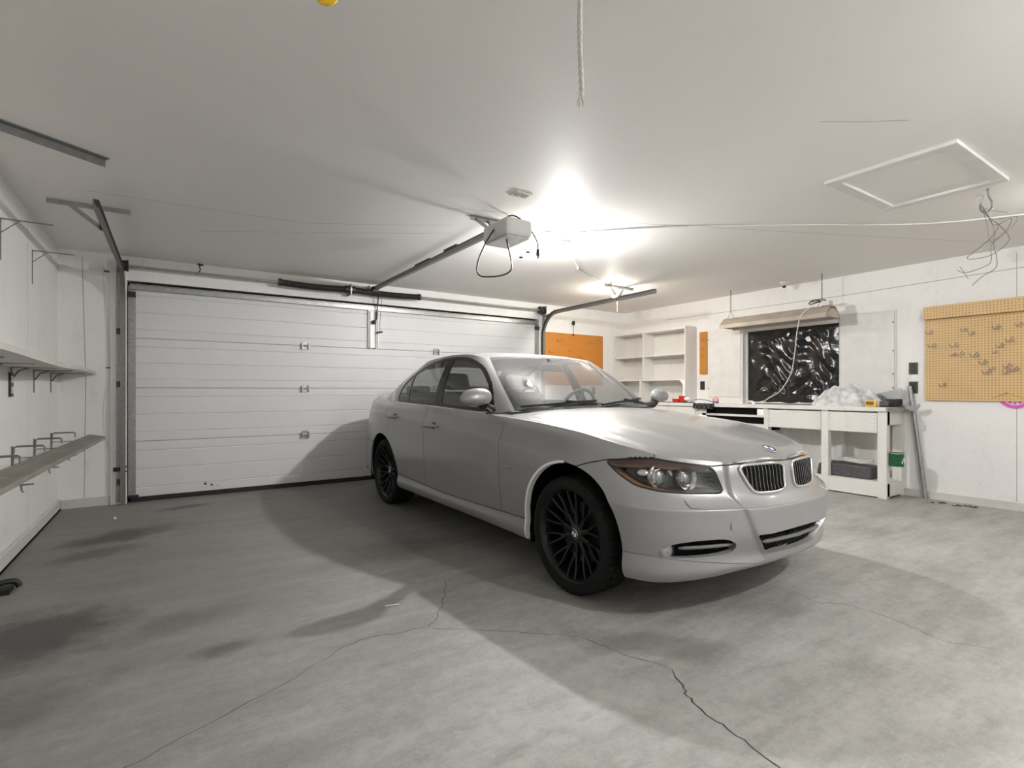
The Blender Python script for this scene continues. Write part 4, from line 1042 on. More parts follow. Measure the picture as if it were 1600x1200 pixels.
for (x, z, r) in ((.30, .125, .010), (.36, .108, .009), (.415, .095, .004)):
    mb = MB(); mb.cyl((x, YD+.008, z), (x, YD+.0125, z), r*1.4, n=8); mb.build('chip_mark', 'debris', GD)
# opener bracket on the door
OP = root('door_opener', 'pale chain-drive garage door opener hung under the ceiling with a dark rail', 'door opener', (2.1, 3.4, 2.3))
mb = MB(); mb.box(2.055, 2.175, YD-.012, YD+.012, 1.655, 2.125)
mb.box(2.055, 2.062, YD-.03, YD-.012, 1.655, 2.125); mb.box(2.168, 2.175, YD-.03, YD-.012, 1.655, 2.125); ob = mb.build('opener_plate', 'tape', GD)
for x in (2.073, 2.150):
    mb = MB(); mb.box(x-.004, x+.004, YD-.034, YD-.012, 1.64, 2.11); mb.build('plate_channel', 'steel', GD)
mb = MB(); mb.tube([(2.15, 6.27, 2.33), (2.15, YD-.055, 2.10), (2.15, YD-.05, 2.02), (2.128, YD-.045, 1.975)], .0085, 6); mb.tube([(2.08, YD-.04, 1.97), (2.14, YD-.045, 1.965)], .012, 8); mb.sphere((2.112, YD-.04, 1.975), .026, 10, 6); mb.build('door_arm', 'dsteel', OP, smooth=50)
mb = MB(); mb.tube([(2.19, 6.26, 2.32), (2.185, YD-.06, 1.95), (2.185, YD-.06, 1.86)], .0028, 5); mb.tube([(2.145, YD-.05, 1.845), (2.22, YD-.055, 1.86)], .011, 8); mb.build('release_cord', 'bcord', OP, smooth=50)
# slide bolt on the jamb
mb = MB(); mb.box(-.475, -.40, YD-.062, YD-.035, .325, .365); mb.box(-.405, -.36, YD-.06, YD-.045, .318, .328); mb.box(-.405, -.36, YD-.06, YD-.045, .362, .372)
tag(mb.build('slide_bolt', 'blackiron', bevel=.002), 'black iron slide bolt on the jamb beside the garage door', 'bolt')

# ---------------------------------------------------------------- tracks
def arc(cy, cz, r, a0, a1, n): return [(cy + r*math.cos(a), cz + r*math.sin(a)) for a in np.linspace(a0, a1, n)]
def track(x, sg, label):
    """C channel: up the jamb, round the bend and out under the ceiling"""
    yv, zt = YD-.075, 2.285; r = .34
    path = [(yv, .01), (yv, zt-r)] + arc(yv-r, zt-r, r, 0, math.pi/2, 10)[1:] + [(4.12, zt)]
    t = root('door_track', label, 'track', (x, yv, 0), 'garage door tracks')
    mb = MB(); V = []; wd = .026
    sec = [(-.025, wd), (-.025, -wd), (.025, -wd), (.025, wd)]       # (x offset towards door centre*sg, across)
    for i, (y, z) in enumerate(path):
        a = path[max(i-1, 0)]; b = path[min(i+1, len(path)-1)]; d = Vector((0, b[0]-a[0], b[1]-a[1])).normalized(); n = Vector((1, 0, 0)).cross(d)
        for u, v in ((.016, wd), (-.016, wd), (-.016, -wd), (.016, -wd), (.016, -wd+.003), (-.013, -wd+.003), (-.013, wd-.003), (.016, wd-.003)):
            V.append(Vector((x, y, z)) + Vector((sg*u, 0, 0)) + n*v)
    Fc = [(i*8+k, i*8+(k+1) % 8, (i+1)*8+(k+1) % 8, (i+1)*8+k) for i in range(len(path)-1) for k in range(8)] + [tuple(range(8)), tuple((len(path)-1)*8+k for k in range(8))]
    mb.add(V, Fc); mb.build('channel', 'steel', t)
    mb = MB(); mb.box(min(x-.060*sg, x-.018*sg), max(x-.060*sg, x-.018*sg), YD-.045, YD-.036, .02, 2.30); mb.box(min(x-.018*sg, x-.022*sg), max(x-.018*sg, x-.022*sg), YD-.10, YD-.036, .02, 2.30); mb.build('track_angle', 'galv', t)
    mb = MB(); mb.bar((x-.02*sg, YD-.06, 2.245), (x-.02*sg, 5.90, 2.285), .004, .04); mb.build('horizontal_angle', 'steel', t)
    for z in (.22, 1.18, 1.70):
        mb = MB(); mb.box(min(x-.055*sg, x-.018*sg), max(x-.055*sg, x-.018*sg), YD-.05, YD-.034, z-.03, z+.03); mb.build('track_bracket', 'rust', t)
    # perforated hanger under the ceiling
    mb = MB(); yh = 4.78
    x0, x1 = (x-.33, x+.14) if sg > 0 else (x-.19, x+.31)
    n = 18
    for k in range(n):
        a = x0 + (x1-x0)*k/n; b = x0 + (x1-x0)*(k+.62)/n
        mb.box(a, b, yh-.016, yh+.016, ZC-.003, ZC)
    mb.box(x0, x1, yh-.018, yh-.010, ZC-.006, ZC-.0005); mb.box(x0, x1, yh+.010, yh+.018, ZC-.006, ZC-.0005); mb.box(x0, x1, yh-.0185, yh-.0155, ZC-.034, ZC-.0005)
    mb.build('ceiling_strap', 'galv', t)
    for dx in ((-.22, -.05) if sg > 0 else (-.10, .14)):
        mb = MB(); mb.bar((x+dx, yh-.02, ZC-.012), (x-.022*sg, yh-.02, 2.285), .030, .003, up=(0, 1, 0)); mb.build('hanger_leg', 'galv', t)
    mb = MB(); mb.cyl((x-.03*sg, yh-.02, 2.285), (x-.005*sg, yh-.02, 2.285), .010, n=8); mb.build('hanger_bolt', 'dsteel', t)
    return t
track(-.395, 1, 'dull steel door track rising by the corner with the wall shelves')
track(4.735, -1, 'dull steel door track bending over the orange pegboard')
# torsion shaft
TS = root('torsion_shaft', 'steel torsion shaft with two dark springs above the garage door', 'shaft', (2.1, 6.27, 2.34))
mb = MB(); mb.cyl((-.42, 6.27, 2.335), (4.76, 6.27, 2.335), .0125, n=12); mb.build('shaft', 'galv', TS, smooth=50)
for x0, x1 in ((1.02, 1.76), (1.84, 2.69)):
    turns = int((x1-x0)/.013); P = [(x0 + (x1-x0)*i/(turns*8), 6.27 + .033*math.cos(2*math.pi*i/8), 2.335 - .012*math.sin(math.pi*i/(turns*8)) + .033*math.sin(2*math.pi*i/8)) for i in range(turns*8+1)]
    mb = MB(); mb.tube(P, .0058, 5); sp = mb.build('spring', 'dsteel', TS, smooth=60)
    for x in (x0, x1):
        mb = MB(); mb.lathe([(.013, -.02), (.042, -.02), (.042, .012), (.03, .02), (.013, .02)], (x, 6.27, 2.335), (1, 0, 0), 20); mb.build('spring_cone', 'dsteel', TS, smooth=40)
mb = MB(); mb.box(1.795, 1.803, 6.22, YD, 2.27, 2.40); mb.lathe([(.014, -.012), (.05, -.012), (.05, .012), (.014, .012)], (1.80, 6.27, 2.335), (1, 0, 0), 24); mb.build('center_bearing_plate', 'galv', TS)
for x, s in ((-.385, 1), (4.665, -1)):
    mb = MB(); mb.lathe([(.014, -.035), (.058, -.035), (.060, -.028), (.050, -.024), (.052, .02), (.058, .024), (.058, .032), (.03, .036), (.014, .036)], (x, 6.27, 2.335), (s, 0, 0), 28); mb.build('cable_drum', 'dsteel', TS, smooth=35)
    mb = MB(); mb.box(x-s*.055-.003, x-s*.055+.003, 6.21, YD-.035, 2.27, 2.40); mb.build('end_bearing_plate', 'galv', TS)
mb = MB(); mb.tube([(.235, 6.25, 2.44), (.25, 6.262, 2.37), (.22, 6.27, 2.322), (.205, 6.262, 2.33)], .006, 6); mb.sphere((.25, 6.26, 2.425), .02, 8, 6, (1.5, .6, .6)); mb.build('shaft_clip', 'dsteel', TS, smooth=50)
# ---------------------------------------------------------------- opener
mb = MB(); mb.box(1.985, 2.215, 3.08, 3.42, 2.235, 2.365); mb.build('motor_housing', 'plate', OP, bevel=.025)
mb = MB(); mb.box(2.0, 2.2, 3.10, 3.40, 2.225, 2.236); mb.build('housing_base', 'plate', OP, bevel=.008)
mb = MB(); mb.bar((2.10, 3.40, 2.355), (2.10, 6.32, 2.375), .036, .034); mb.build('rail', 'steel', OP)
mb = MB(); mb.bar((2.10, 3.42, 2.380), (2.10, 6.28, 2.398), .020, .016); mb.build('chain', 'blackiron', OP)
for y0, y1 in ((4.05, 4.30), (4.62, 4.98)):
    mb = MB(); mb.bar((2.10, y0, 2.392), (2.10, y1, 2.396), .03, .028); mb.build('chain_cover', 'black', OP)
mb = MB(); mb.box(2.06, 2.14, 6.22, 6.30, 2.335, 2.40); mb.build('trolley', 'dsteel', OP, bevel=.004)
mb = MB(); mb.box(2.04, 2.16, 6.30, YD, 2.35, 2.358); mb.box(2.04, 2.048, 6.27, YD, 2.33, 2.42); mb.box(2.152, 2.16, 6.27, YD, 2.33, 2.42); mb.build('header_bracket', 'galv', OP)
mb = MB(); mb.box(1.90, 2.36, 3.455, 3.490, ZC-.004, ZC); mb.box(1.90, 2.36, 3.455, 3.459, ZC-.036, ZC); mb.build('mounting_angle', 'galv', OP)
for x0, x1 in ((1.94, 2.03), (2.30, 2.19)):
    mb = MB(); mb.bar((x0, 3.45, ZC-.02), (x1, 3.40, 2.355), .030, .004, up=(0, 1, 0)); mb.build('hanger_strap', 'galv', OP)
mb = MB(); mb.box(2.03, 2.17, 3.38, 3.47, 2.365, 2.372); mb.bar((2.05, 3.40, 2.37), (2.05, 3.45, ZC-.02), .02, .004, up=(1, 0, 0)); mb.build('saddle', 'galv', OP)
for k in range(3):
    mb = MB(); mb.box(2.214, 2.218, 3.16, 3.34, 2.27+.028*k, 2.28+.028*k); mb.build('vent_slot', 'seam', OP)
def cpt(u, v, d):
    """a point seen at image position (u, v) at depth d from the camera position, used to read positions off the photograph"""
    F_ = Vector((math.sin(YAW), math.cos(YAW), 0)); R_ = Vector((math.cos(YAW), -math.sin(YAW), 0))
    return Vector((0, 0, 1.1123)) + F_*d + R_*((u-800)/806.2*d) + Vector((0, 0, (611.1-v)/806.2*d))
def smooth_path(P, n=6):
    P = [Vector(p) for p in P]; out = []
    for i in range(len(P)-1):
        p0, p1, p2, p3 = P[max(i-1, 0)], P[i], P[i+1], P[min(i+2, len(P)-1)]
        for k in range(n):
            t = k/n; out.append(.5*((2*p1) + (p2-p0)*t + (2*p0-5*p1+4*p2-p3)*t*t + (3*p1-p0-3*p2+p3)*t**3))
    return out + [P[-1]]
mb = MB(); mb.tube(smooth_path([(2.14, 3.12, 2.37), (2.08, 3.16, 2.40), (2.03, 3.24, 2.36), (1.93, 3.25, 2.22), (1.85, 3.25, 2.05), (1.855, 3.25, 1.955), (1.93, 3.20, 1.94), (2.03, 3.15, 1.965), (2.07, 3.14, 2.03), (2.05, 3.17, 2.20), (2.04, 3.20, 2.36)]), .0058, 6); mb.build('power_cord', 'bcord', OP, smooth=60)
mb = MB(); pc = smooth_path([(2.205, 3.10, 2.30), (2.235, 3.09, 2.26), (2.26, 3.08, 2.20), (2.262, 3.08, 2.15)]); mb.tube(pc, .0052, 6); mb.cyl((2.262, 3.08, 2.16), (2.262, 3.08, 2.115), .011, .013, 8); mb.box(2.256, 2.258, 3.076, 3.084, 2.095, 2.115); mb.box(2.266, 2.268, 3.076, 3.084, 2.095, 2.115); mb.build('plug', 'bcord', OP, smooth=50)
mb = MB(); mb.tube(smooth_path([(2.07, 3.10, 2.24), (2.085, 3.09, 2.16), (2.12, 3.08, 2.12), (2.11, 3.08, 2.085)]), .0022, 5); mb.tube(smooth_path([(2.09, 3.09, 2.24), (2.10, 3.09, 2.17), (2.16, 3.07, 2.125)]), .0022, 5); mb.build('control_wires', 'cable', OP, smooth=60)
for p in ((2.165, 3.07, 2.122), (2.11, 3.08, 2.078)):
    mb = MB(); mb.cyl((p[0]-.012, p[1], p[2]), (p[0]+.012, p[1], p[2]+.002), .006, n=6); mb.build('wire_end', 'black', OP)

# ---------------------------------------------------------------- lamps
def bulb(x, y, label, strength, col, drop=0.0, chain=False):
    L = root('light_bulb', label, 'light bulb', (x, y, ZC), 'bare ceiling bulbs')
    mb = MB(); mb.lathe([(0, 0), (.058, 0), (.060, -.008), (.052, -.020), (.026, -.026), (.024, -.050), (.0, -.050)], (x, y, ZC), (0, 0, 1), 28); mb.build('lamp_holder', 'bulbc', L, smooth=40)
    zb = ZC-.05-drop
    mb = MB(); mb.lathe([(.0, .004), (.0135, .004), (.0145, -.010), (.024, -.026), (.0325, -.046), (.0325, -.050), (.0, -.050)], (x, y, zb), (0, 0, 1), 24); mb.build('light_cut_collar', 'bulbc', L, smooth=40)  # opaque collar added to cut the light thrown up at the ceiling
    mb = MB(); mb.lathe([(.032, -.050)] + [(.032*math.cos(a), -.050 - .034*math.sin(a)) for a in np.linspace(.15, math.pi/2, 9)], (x, y, zb), (0, 0, 1), 24); mb.build('glass_bulb', emit('lit bulb '+label[:6]+str(strength), col, strength), L, smooth=60)
    if chain:
        mb = MB(); mb.tube([(x+.02, y-.03, ZC-.04), (x+.021, y-.031, ZC-.30)], .0022, 5)
        for k in range(6): mb.sphere((x+.021, y-.031, ZC-.18-.025*k), .005, 6, 4)
        mb.build('pull_chain', 'cable', L)
    return L
bulb(2.90, 3.54, 'lit bare bulb in a white porcelain holder beside the door opener', LAMP_MAIN, (1, .985, .965))
bulb(4.80, 4.86, 'lit bare bulb with a pull chain next to the bent door track', LAMP_CORNER, (1, .92, .80), chain=True)
bulb(4.95, .62, 'lit bare bulb on the ceiling past the attic hatch and hook', LAMP_RIGHT, (1, .995, .985))
bulb(2.7, -.5, 'lit bare bulb on the ceiling by the entry wall', LAMP_FILL, (1, .995, .985))  # unseen bulb added as fill light for the room
# ---------------------------------------------------------------- left wall
# upper plank shelf with a slight sag, running into the corner
US = root('wall_shelf', 'long white plank shelf on thin iron brackets along the wall, upper one', 'shelf', (-.75, 4.6, 1.30))
V = []; ys = np.linspace(2.0, YD-.002, 22)
for y in ys:
    zz = 1.312 + .010*math.sin((y-2.0)*2.1) - .004*(y-4); xo = -.605 + .012*math.sin((y-3)*1.7)
    V += [(XL, y, zz), (xo, y, zz-.002), (xo, y, zz-.032), (XL, y, zz-.03)]
Fc = [(4*i+k, 4*i+(k+1) % 4, 4*i+4+(k+1) % 4, 4*i+4+k) for i in range(len(ys)-1) for k in range(4)] + [(0, 1, 2, 3), tuple(4*(len(ys)-1)+k for k in range(4))]
mb = MB(); mb.add(V, Fc); mb.build('plank', 'base', US)
for y in (3.35, 4.02, 4.69, 5.36, 6.03):
    mb = MB(); mb.box(XL, XL+.006, y-.012, y+.012, 1.10, 1.278); mb.box(XL, -.66, y-.010, y+.010, 1.268, 1.276); mb.tube([(XL+.008, y, 1.20), (-.85, y, 1.25), (-.80, y, 1.268)], .006, 6); mb.build('shelf_bracket', 'steel', US)
# lower loose plank sandwiched in rod brackets
LSH = root('wall_shelf', 'weathered grey plank resting loose on rod brackets, lower one', 'shelf', (-.65, 4.6, .68))
mb = MB(); poly = [(-.628, 2.0), (-.60, 2.98), (-.504, 5.99), (-.658, 6.33), (-.746, 3.70), (-.80, 2.0)]
mb.prism([(p[0], p[1]) for p in poly], 2, .672, .700); pl = mb.build('plank', 'wood', LSH, bevel=.003)
for y in (2.68, 3.35, 4.02, 4.70, 5.36, 6.03):
    mb = MB(); mb.tube([(XL+.004, y, .60), (XL+.012, y, .735), (XL+.03, y, .742), (-.735, y, .742), (-.725, y, .735), (-.722, y, .700)], .0075, 6); mb.bar((XL, y, .664), (-.555, y, .664), .022, .006)
    mb.tube([(-.60, y, .662), (-.598, y, .635), (-.59, y, .628)], .004, 5); mb.box(XL, XL+.006, y-.012, y+.012, .58, .745); mb.build('rod_bracket', 'steel', LSH)
# empty shelf brackets higher up
for i, (y, lb) in enumerate(((5.31, 'thin empty iron shelf bracket high on the wall close to the corner'), (4.43, 'thin empty iron shelf bracket high on the wall, out from the corner'))):
    mb = MB(); mb.box(XL, XL+.004, y-.008, y+.008, 1.93, 2.19); mb.box(XL, -.64, y-.008, y+.008, 2.184, 2.190); mb.tube([(XL+.004, y, 2.10), (-.80, y, 2.185)], .003, 5)
    tag(mb.build('shelf_bracket', 'steel'), lb, 'bracket', 'empty shelf brackets')
def outlet(name, p, ax, w, h, label, mat='outlet', t=.008, sockets=True, sgn=1):
    r = root(name, label, 'outlet', p); a, b = p[ax], p[ax]+sgn*t
    def rect(cw, cz, hw, hh, d0, d1, nm, m, par, bev=0.0):
        lo = [0, 0, 0]; hi = [0, 0, 0]; o = 1-ax
        lo[ax], hi[ax] = min(d0, d1), max(d0, d1); lo[o], hi[o] = p[o]+cw-hw, p[o]+cw+hw; lo[2], hi[2] = p[2]+cz-hh, p[2]+cz+hh
        mb = MB(); mb.box(lo[0], hi[0], lo[1], hi[1], lo[2], hi[2]); return mb.build(nm, m, par, bevel=bev)
    rect(0, 0, w/2, h/2, a, b, 'cover_plate', mat, r, .002)
    if sockets:
        for cz in (-h*.22, h*.22): rect(0, cz, w*.26, h*.14, b, b+sgn*.002, 'socket', 'black' if (mat == 'outlet' and sgn < 0) else ('ewhite' if sgn > 0 else 'outlet'), r)
    return r
outlet('wall_outlet', (XL, 4.66, 1.155), 0, .075, .16, 'dark outlet plate with two pale sockets under the upper wall shelf', 'outlet', .012, True)
# ceiling angle iron offcut over the shelves
mb = MB(); d = Vector((-.40, -.25, 0)).normalized(); a = Vector((-.31, 3.78, ZC-.001)); b = a + d*.66
mb.bar(a - Vector((0, 0, .002)), b - Vector((0, 0, .002)), .045, .004); mb.bar(a + Vector((.02*d.y, -.02*d.x, -.022)), b + Vector((.02*d.y, -.02*d.x, -.022)), .004, .045)
tag(mb.build('angle_iron', 'steel'), 'short dull angle iron screwed flat to the ceiling near the shelf wall', 'angle iron')
# wire down the corner wall
mb = MB(); mb.tube(smooth_path([(-.555, YD-.004, 2.36), (-.55, YD-.004, 2.1), (-.53, YD-.004, 1.75), (-.515, YD-.004, 1.48), (-.51, YD-.004, 1.22), (-.545, YD-.004, 1.05), (-.555, YD-.004, .80), (-.53, YD-.004, .62), (-.50, YD-.036, .56)]), .0028, 5)
tag(mb.build('bell_wire', 'cable', smooth=60), 'thin white wire running down the wall beside the door jamb', 'wire')
for (x, z, n) in ((-.515, 1.34, 0), (-.53, 2.28, 1)):
    mb = MB(); mb.box(x-.02, x+.02, YD-.012, YD, z-.006, z+.006); tag(mb.build('wire_staple', 'dsteel'), ('small dark staple half way down the bell wire', 'small dark staple at the top of the bell wire')[n], 'staple')
# floor bits at the left
mb = MB(); mb.sphere((-.41, 5.62, .012), .013, 10, 6); tag(mb.build('white_ball', 'paper', smooth=60), 'tiny white ball lying on the floor before the corner', 'ball')
mb = MB(); mb.add([(.92, 2.585, .002), (.985, 2.555, .006), (.99, 2.57, .004), (.925, 2.60, .001), (.92, 2.585, .0), (.985, 2.555, .003), (.99, 2.57, .002), (.925, 2.60, .0)], [(0, 1, 2, 3), (7, 6, 5, 4), (0, 4, 5, 1), (1, 5, 6, 2), (2, 6, 7, 3), (3, 7, 4, 0)]); tag(mb.build('wood_chip', 'paper'), 'pale wood chip on the floor in front of the car', 'wood chip')
mb = MB(); mb.tube(smooth_path([(-.87, 3.90, .03), (-.80, 3.93, .05), (-.735, 3.955, .045), (-.715, 3.955, .012)]), .016, 8); mb.box(-.87, -.74, 3.86, 3.97, 0, .026); tag(mb.build('pry_bar', 'blackiron', smooth=50), 'black iron pry bar lying against the baseboard under the shelves', 'pry bar')

# ---------------------------------------------------------------- pegboards and hooks
def hook(p, ax, sgn, s, par):
    mb = MB(); o = 1-ax; q = lambda a, b, z: Vector([p[0] + (sgn*a if ax == 0 else b), p[1] + (sgn*a if ax == 1 else b), p[2]+z])
    mb.tube([q(0, 0, .02*s), q(.012*s, 0, .022*s), q(.03*s, .008*s, -.004*s), q(.055*s, .016*s, -.012*s), q(.07*s, .02*s, .012*s)], .0026*s, 5); mb.tube([q(.004, -.012*s, .012*s), q(.006, .014*s, -.014*s)], .003*s, 5)
    return mb.build('peg_hook', 'wiretie', par, smooth=60)
PB = root('pegboard', 'large tan pegboard with a shelf rail and scattered wire hooks', 'pegboard', (XR, 1.6, 1.0))
mb = MB(); mb.box(XR-.026, XR-.014, .75, 2.115, 1.015, 1.985); mb.build('panel', 'peg', PB)
for y in (.78, 2.09): mb = MB(); mb.box(XR-.014, XR, y-.02, y+.02, 1.02, 1.98); mb.build('batten', 'white2', PB)
mb = MB(); mb.box(XR-.082, XR-.026, .75, 2.105, 1.848, 1.860); mb.box(XR-.082, XR-.074, .75, 2.105, 1.860, 1.975) ; mb.build('rail_board', 'peg', PB)
for (u, v) in ((1456, 521), (1460, 541), (1495, 541), (1509, 516), (1521, 522), (1527, 556), (1491, 555), (1561, 512), (1566, 541), (1557, 551), (1582, 532), (1578, 573), (1576, 582), (1589, 578), (1546, 582), (1553, 576), (1596, 508), (1476, 602), (1504, 554), (1540, 567)):
    r = Vector((math.sin(YAW), math.cos(YAW), 0)) + Vector((math.cos(YAW), -math.sin(YAW), 0))*((u-800)/806.2) + Vector((0, 0, (611.1-v)/806.2)); t = (XR-.026)/r.x
    hook((XR-.026, r.y*t, 1.1123 + r.z*t), 0, -1, random.uniform(.8, 1.5), PB)
mb = MB(); mb.tube(smooth_path([(XR-.035, 1.58, 1.055), (XR-.045, 1.54, 1.075), (XR-.04, 1.48, 1.10), (XR-.045, 1.43, 1.075), (XR-.035, 1.33, 1.06)]), .0035, 6); tag(mb.build('yellow_cord', 'yrope', smooth=60), 'yellow cord end draped from a pegboard hook', 'cord')
mb = MB(); mb.lathe([(0, -.004), (.115, -.004), (.115, .004), (0, .004)], (XR-.0065, 1.43, 1.068), (1, 0, 0), 32); wd = mb.build('plastic_disc', 'paper', smooth=30); tag(wd, 'white and magenta plastic disc hanging below the tan pegboard', 'disc')
mb = MB(); mb.lathe([(.088, -.0055), (.117, -.0055), (.117, .0045), (.088, .0045)], (XR-.0065, 1.43, 1.068), (1, 0, 0), 32, closed=True); mb.build('rim_band', 'magenta', wd)
for k in range(5):
    a = -math.pi/2 + (k-2)*.5; c = (XR-.0125, 1.43 + .07*math.cos(a), 1.068 + .07*math.sin(a)); mb = MB(); mb.cyl(c, (c[0]+.002, c[1], c[2]), .012, n=10); mb.build('printed_dot', 'magenta', wd)
PL = root('pegboard', 'orange pegboard on the end wall behind the car beside the garage door', 'pegboard', (5.4, YD-.015, 1.205))
mb = MB(); mb.box(4.81, 6.03, YD-.015, YD-.003, 1.205, 2.03); mb.build('panel', 'pegwarm', PL)
for (x, z) in ((5.15, 1.93), (5.05, 1.90), (4.9, 1.72), (5.72, 1.9), (5.75, 1.6), (5.3, 1.75), (5.9, 1.95), (5.5, 1.66)): hook((x, YD-.015, z), 1, -1, 1.1, PL)
PS = root('pegboard', 'narrow upright strip of orange pegboard beside the open shelving', 'pegboard', (XR, 4.8, 1.36))
mb = MB(); mb.box(XR-.012, XR, 4.735, 4.865, 1.36, 1.985); mb.build('panel', 'pegs', PS)
for z in (1.62, 1.74, 1.87): hook((XR-.012, 4.80, z), 0, -1, .9, PS)
outlet('wall_outlet', (XR, 4.82, 1.195), 0, .075, .125, 'dark outlet plate under the narrow pegboard strip', sgn=-1)
outlet('wall_outlet', (XR, 2.22, 1.352), 0, .078, .125, 'dark outlet plate beside the tan pegboard, upper of two', sgn=-1)
outlet('wall_outlet', (XR, 2.22, 1.150), 0, .078, .125, 'dark outlet plate beside the tan pegboard, lower of two', sgn=-1)
outlet('wall_outlet', (5.83, YD, 1.12), 1, .08, .125, 'outlet plate under the orange pegboard seen through the windscreen', 'steel', sgn=-1)
mb = MB(); mb.cyl((5.38, YD, 2.20), (5.38, YD-.03, 2.20), .02, n=8); mb.box(5.355, 5.395, YD-.045, YD-.028, 2.17, 2.235); mb.tube([(5.38, YD-.035, 2.17), (5.375, YD-.03, 2.02)], .0035, 5); mb.sphere((5.375, YD-.03, 2.012), .016, 8, 6)
tag(mb.build('wall_hook', 'blackiron'), 'small black wall hook with a dangling cord above the orange pegboard', 'hook')

# ---------------------------------------------------------------- open shelving on the bench
SU = root('shelf_unit', 'white painted open shelving in the corner behind the windscreen', 'shelf unit', (6.43, 5.65, .945))
x0, x1, y0, y1 = 6.295, XR-.001, 4.92, YD-.014
mb = MB(); mb.box(x1-.008, x1, y0, y1, .945, 2.06); mb.build('back_panel', 'white2', SU)
for z in (2.035, 1.655, 1.275): mb = MB(); mb.box(x0, x1-.008, y0+.018, y1-.018, z, z+.02); mb.build('shelf', 'white2', SU)
mb = MB(); mb.box(x0, x1-.008, y0, y0+.018, .945, 2.075); mb.build('side_panel', 'white2', SU); mb = MB(); mb.box(x0, x1-.008, y1-.018, y1, .945, 2.06); mb.build('side_panel', 'white2', SU)
for z0_, z1_, y in ((1.675, 2.035, 5.735), (1.295, 1.655, 5.735), (.945, 1.275, 5.80)): mb = MB(); mb.box(x0, x1-.008, y-.012, y+.012, z0_, z1_); mb.build('divider', 'white2', SU)
mb = MB(); mb.prism([(4.938, 1.275), (5.03, 1.275), (4.985, 1.235), (4.962, 1.19), (4.962, .947), (4.938, .947)], 0, x0, x0+.018); mb.build('curved_brace', 'tape', SU)
# ---------------------------------------------------------------- shuttered window
WN = XR
mb = MB(); mb.box(XR-.02, XR, 2.95, 4.09, .955, .985); mb.box(XR-.02, XR, 2.95, 4.09, 1.915, 1.945); mb.box(XR-.03, XR, 4.085, 4.115, .945, 1.96); win = struct('window_1', mb, 'white2')
V = []; Fc = []; ny, nz = 120, 100
for i in range(ny):
    for j in range(nz):
        y = 2.945 + 1.14*i/(ny-1); z = .95 + .97*j/(nz-1)
        b = .020*math.sin(y*7 + z*2)*math.sin(z*4 + y*3) + .018*abs(math.sin(y*8 - z*11 + math.sin(y*7)))*min(1, max(.25, (y-3.3)*2)) + .015*abs(math.sin(y*13 + z*7 + 2*math.sin(z*6))) + .010*math.sin(z*33 - y*27 + 2*math.sin(y*13))*math.sin(y*6+z*4) + .022*math.exp(-((y-3.45+.05*math.sin(z*5))/.05)**2) - .03
        e = min(1, 8*min(i, ny-1-i, )/ny)*min(1, 8*min(j, nz-1-j)/nz)
        V.append((XR-.016 - (.034 + b)*e, y, z))
for i in range(ny-1):
    for j in range(nz-1): a = i*nz+j; Fc.append((a, a+1, a+nz+1, a+nz))
mb = MB(); mb.add(V, Fc); mb.build('plastic_sheet', 'poly', win, smooth=180, fix=False)
def shutter(name, ya, yb, za, zb, d, label, knobs):
    r = root(name, label, 'cabinet' if d > .05 else 'shutter', (XR-d/2, (ya+yb)/2, za))
    if d > .05:
        mb = MB(); mb.box(XR-d, XR-.001, ya, yb, za, zb); mb.build('body', 'white2', r)
        mb = MB(); mb.box(XR-d-.012, XR-d-.0005, ya+.025, yb-.02, za+.09, zb-.03); dr = mb.build('door', 'white', r, bevel=.003)
        fx = XR-d-.012
    else:
        mb = MB(); mb.box(XR-.012, XR, ya-.012, yb+.012, za-.01, zb+.012); mb.build('frame', 'white2', r)
        mb = MB(); mb.box(XR-.026, XR-.0125, ya, yb-.004, za, zb); dr = mb.build('door', 'white', r, bevel=.003); fx = XR-.026
    for (y, z) in knobs: mb = MB(); mb.cyl((fx, y, z), (fx-.006, y, z), .007, n=8); mb.build('screw', 'dsteel', dr)
    return r
shutter('wall_cabinet', 4.115, 4.655, .945, 1.985, .10, 'shallow white wall cabinet beside the blacked-out window', ((4.64, 1.85), (4.64, 1.15)))
shutter('window_shutter', 2.385, 2.935, .955, 1.985, .026, 'flat white hinged shutter board beside the blacked-out window', ((2.395, 1.86), (2.395, 1.55), (2.395, 1.30), (2.395, 1.15)))
# ---------------------------------------------------------------- workbench
WB = root('workbench', 'long white painted workbench with drawers under the blacked-out window', 'workbench', (6.34, 3.8, 0))
FX = 6.12
mb = MB(); mb.box(FX-.02, XR-.002, 2.30, 5.60, .90, .945); mb.build('bench_top', 'white2', WB, bevel=.004)
mb = MB(); mb.prism([(FX-.02, 2.285), (FX-.02, 2.30), (XR-.02, 2.30), (XR-.02, 2.255), (XR-.22, 2.235)], 2, .902, .940); mb.build('top_nosing', 'wood', WB)
for y, w in ((2.30, .085), (2.865, .075), (3.56, .055), (4.55, .06), (5.40, .06)):
    mb = MB(); mb.box(FX, FX+.075, y, y+w, 0, .90); mb.build('leg', 'white2', WB, bevel=.003)
    mb = MB(); mb.box(XR-.075, XR-.002, y, y+w, 0, .90); mb.build('leg', 'white2', WB, bevel=.003)
for y0_, y1_ in ((2.388, 2.862), (2.943, 3.555)):
    mb = MB(); mb.box(FX-.006, FX+.012, y0_, y1_, .675, .885); dr = mb.build('drawer', 'white2', WB, bevel=.003)
    mb = MB(); mb.box(FX+.012, XR-.12, y0_+.02, y1_-.02, .69, .86); mb.build('drawer_box', 'white2', dr)
    for y in (y0_+.02, y1_-.02):
        for z in (.70, .74, .78, .82, .86): mb = MB(); mb.cyl((FX-.006, y, z), (FX-.0075, y, z), .004, n=6); mb.build('nail_head', 'dsteel', dr)
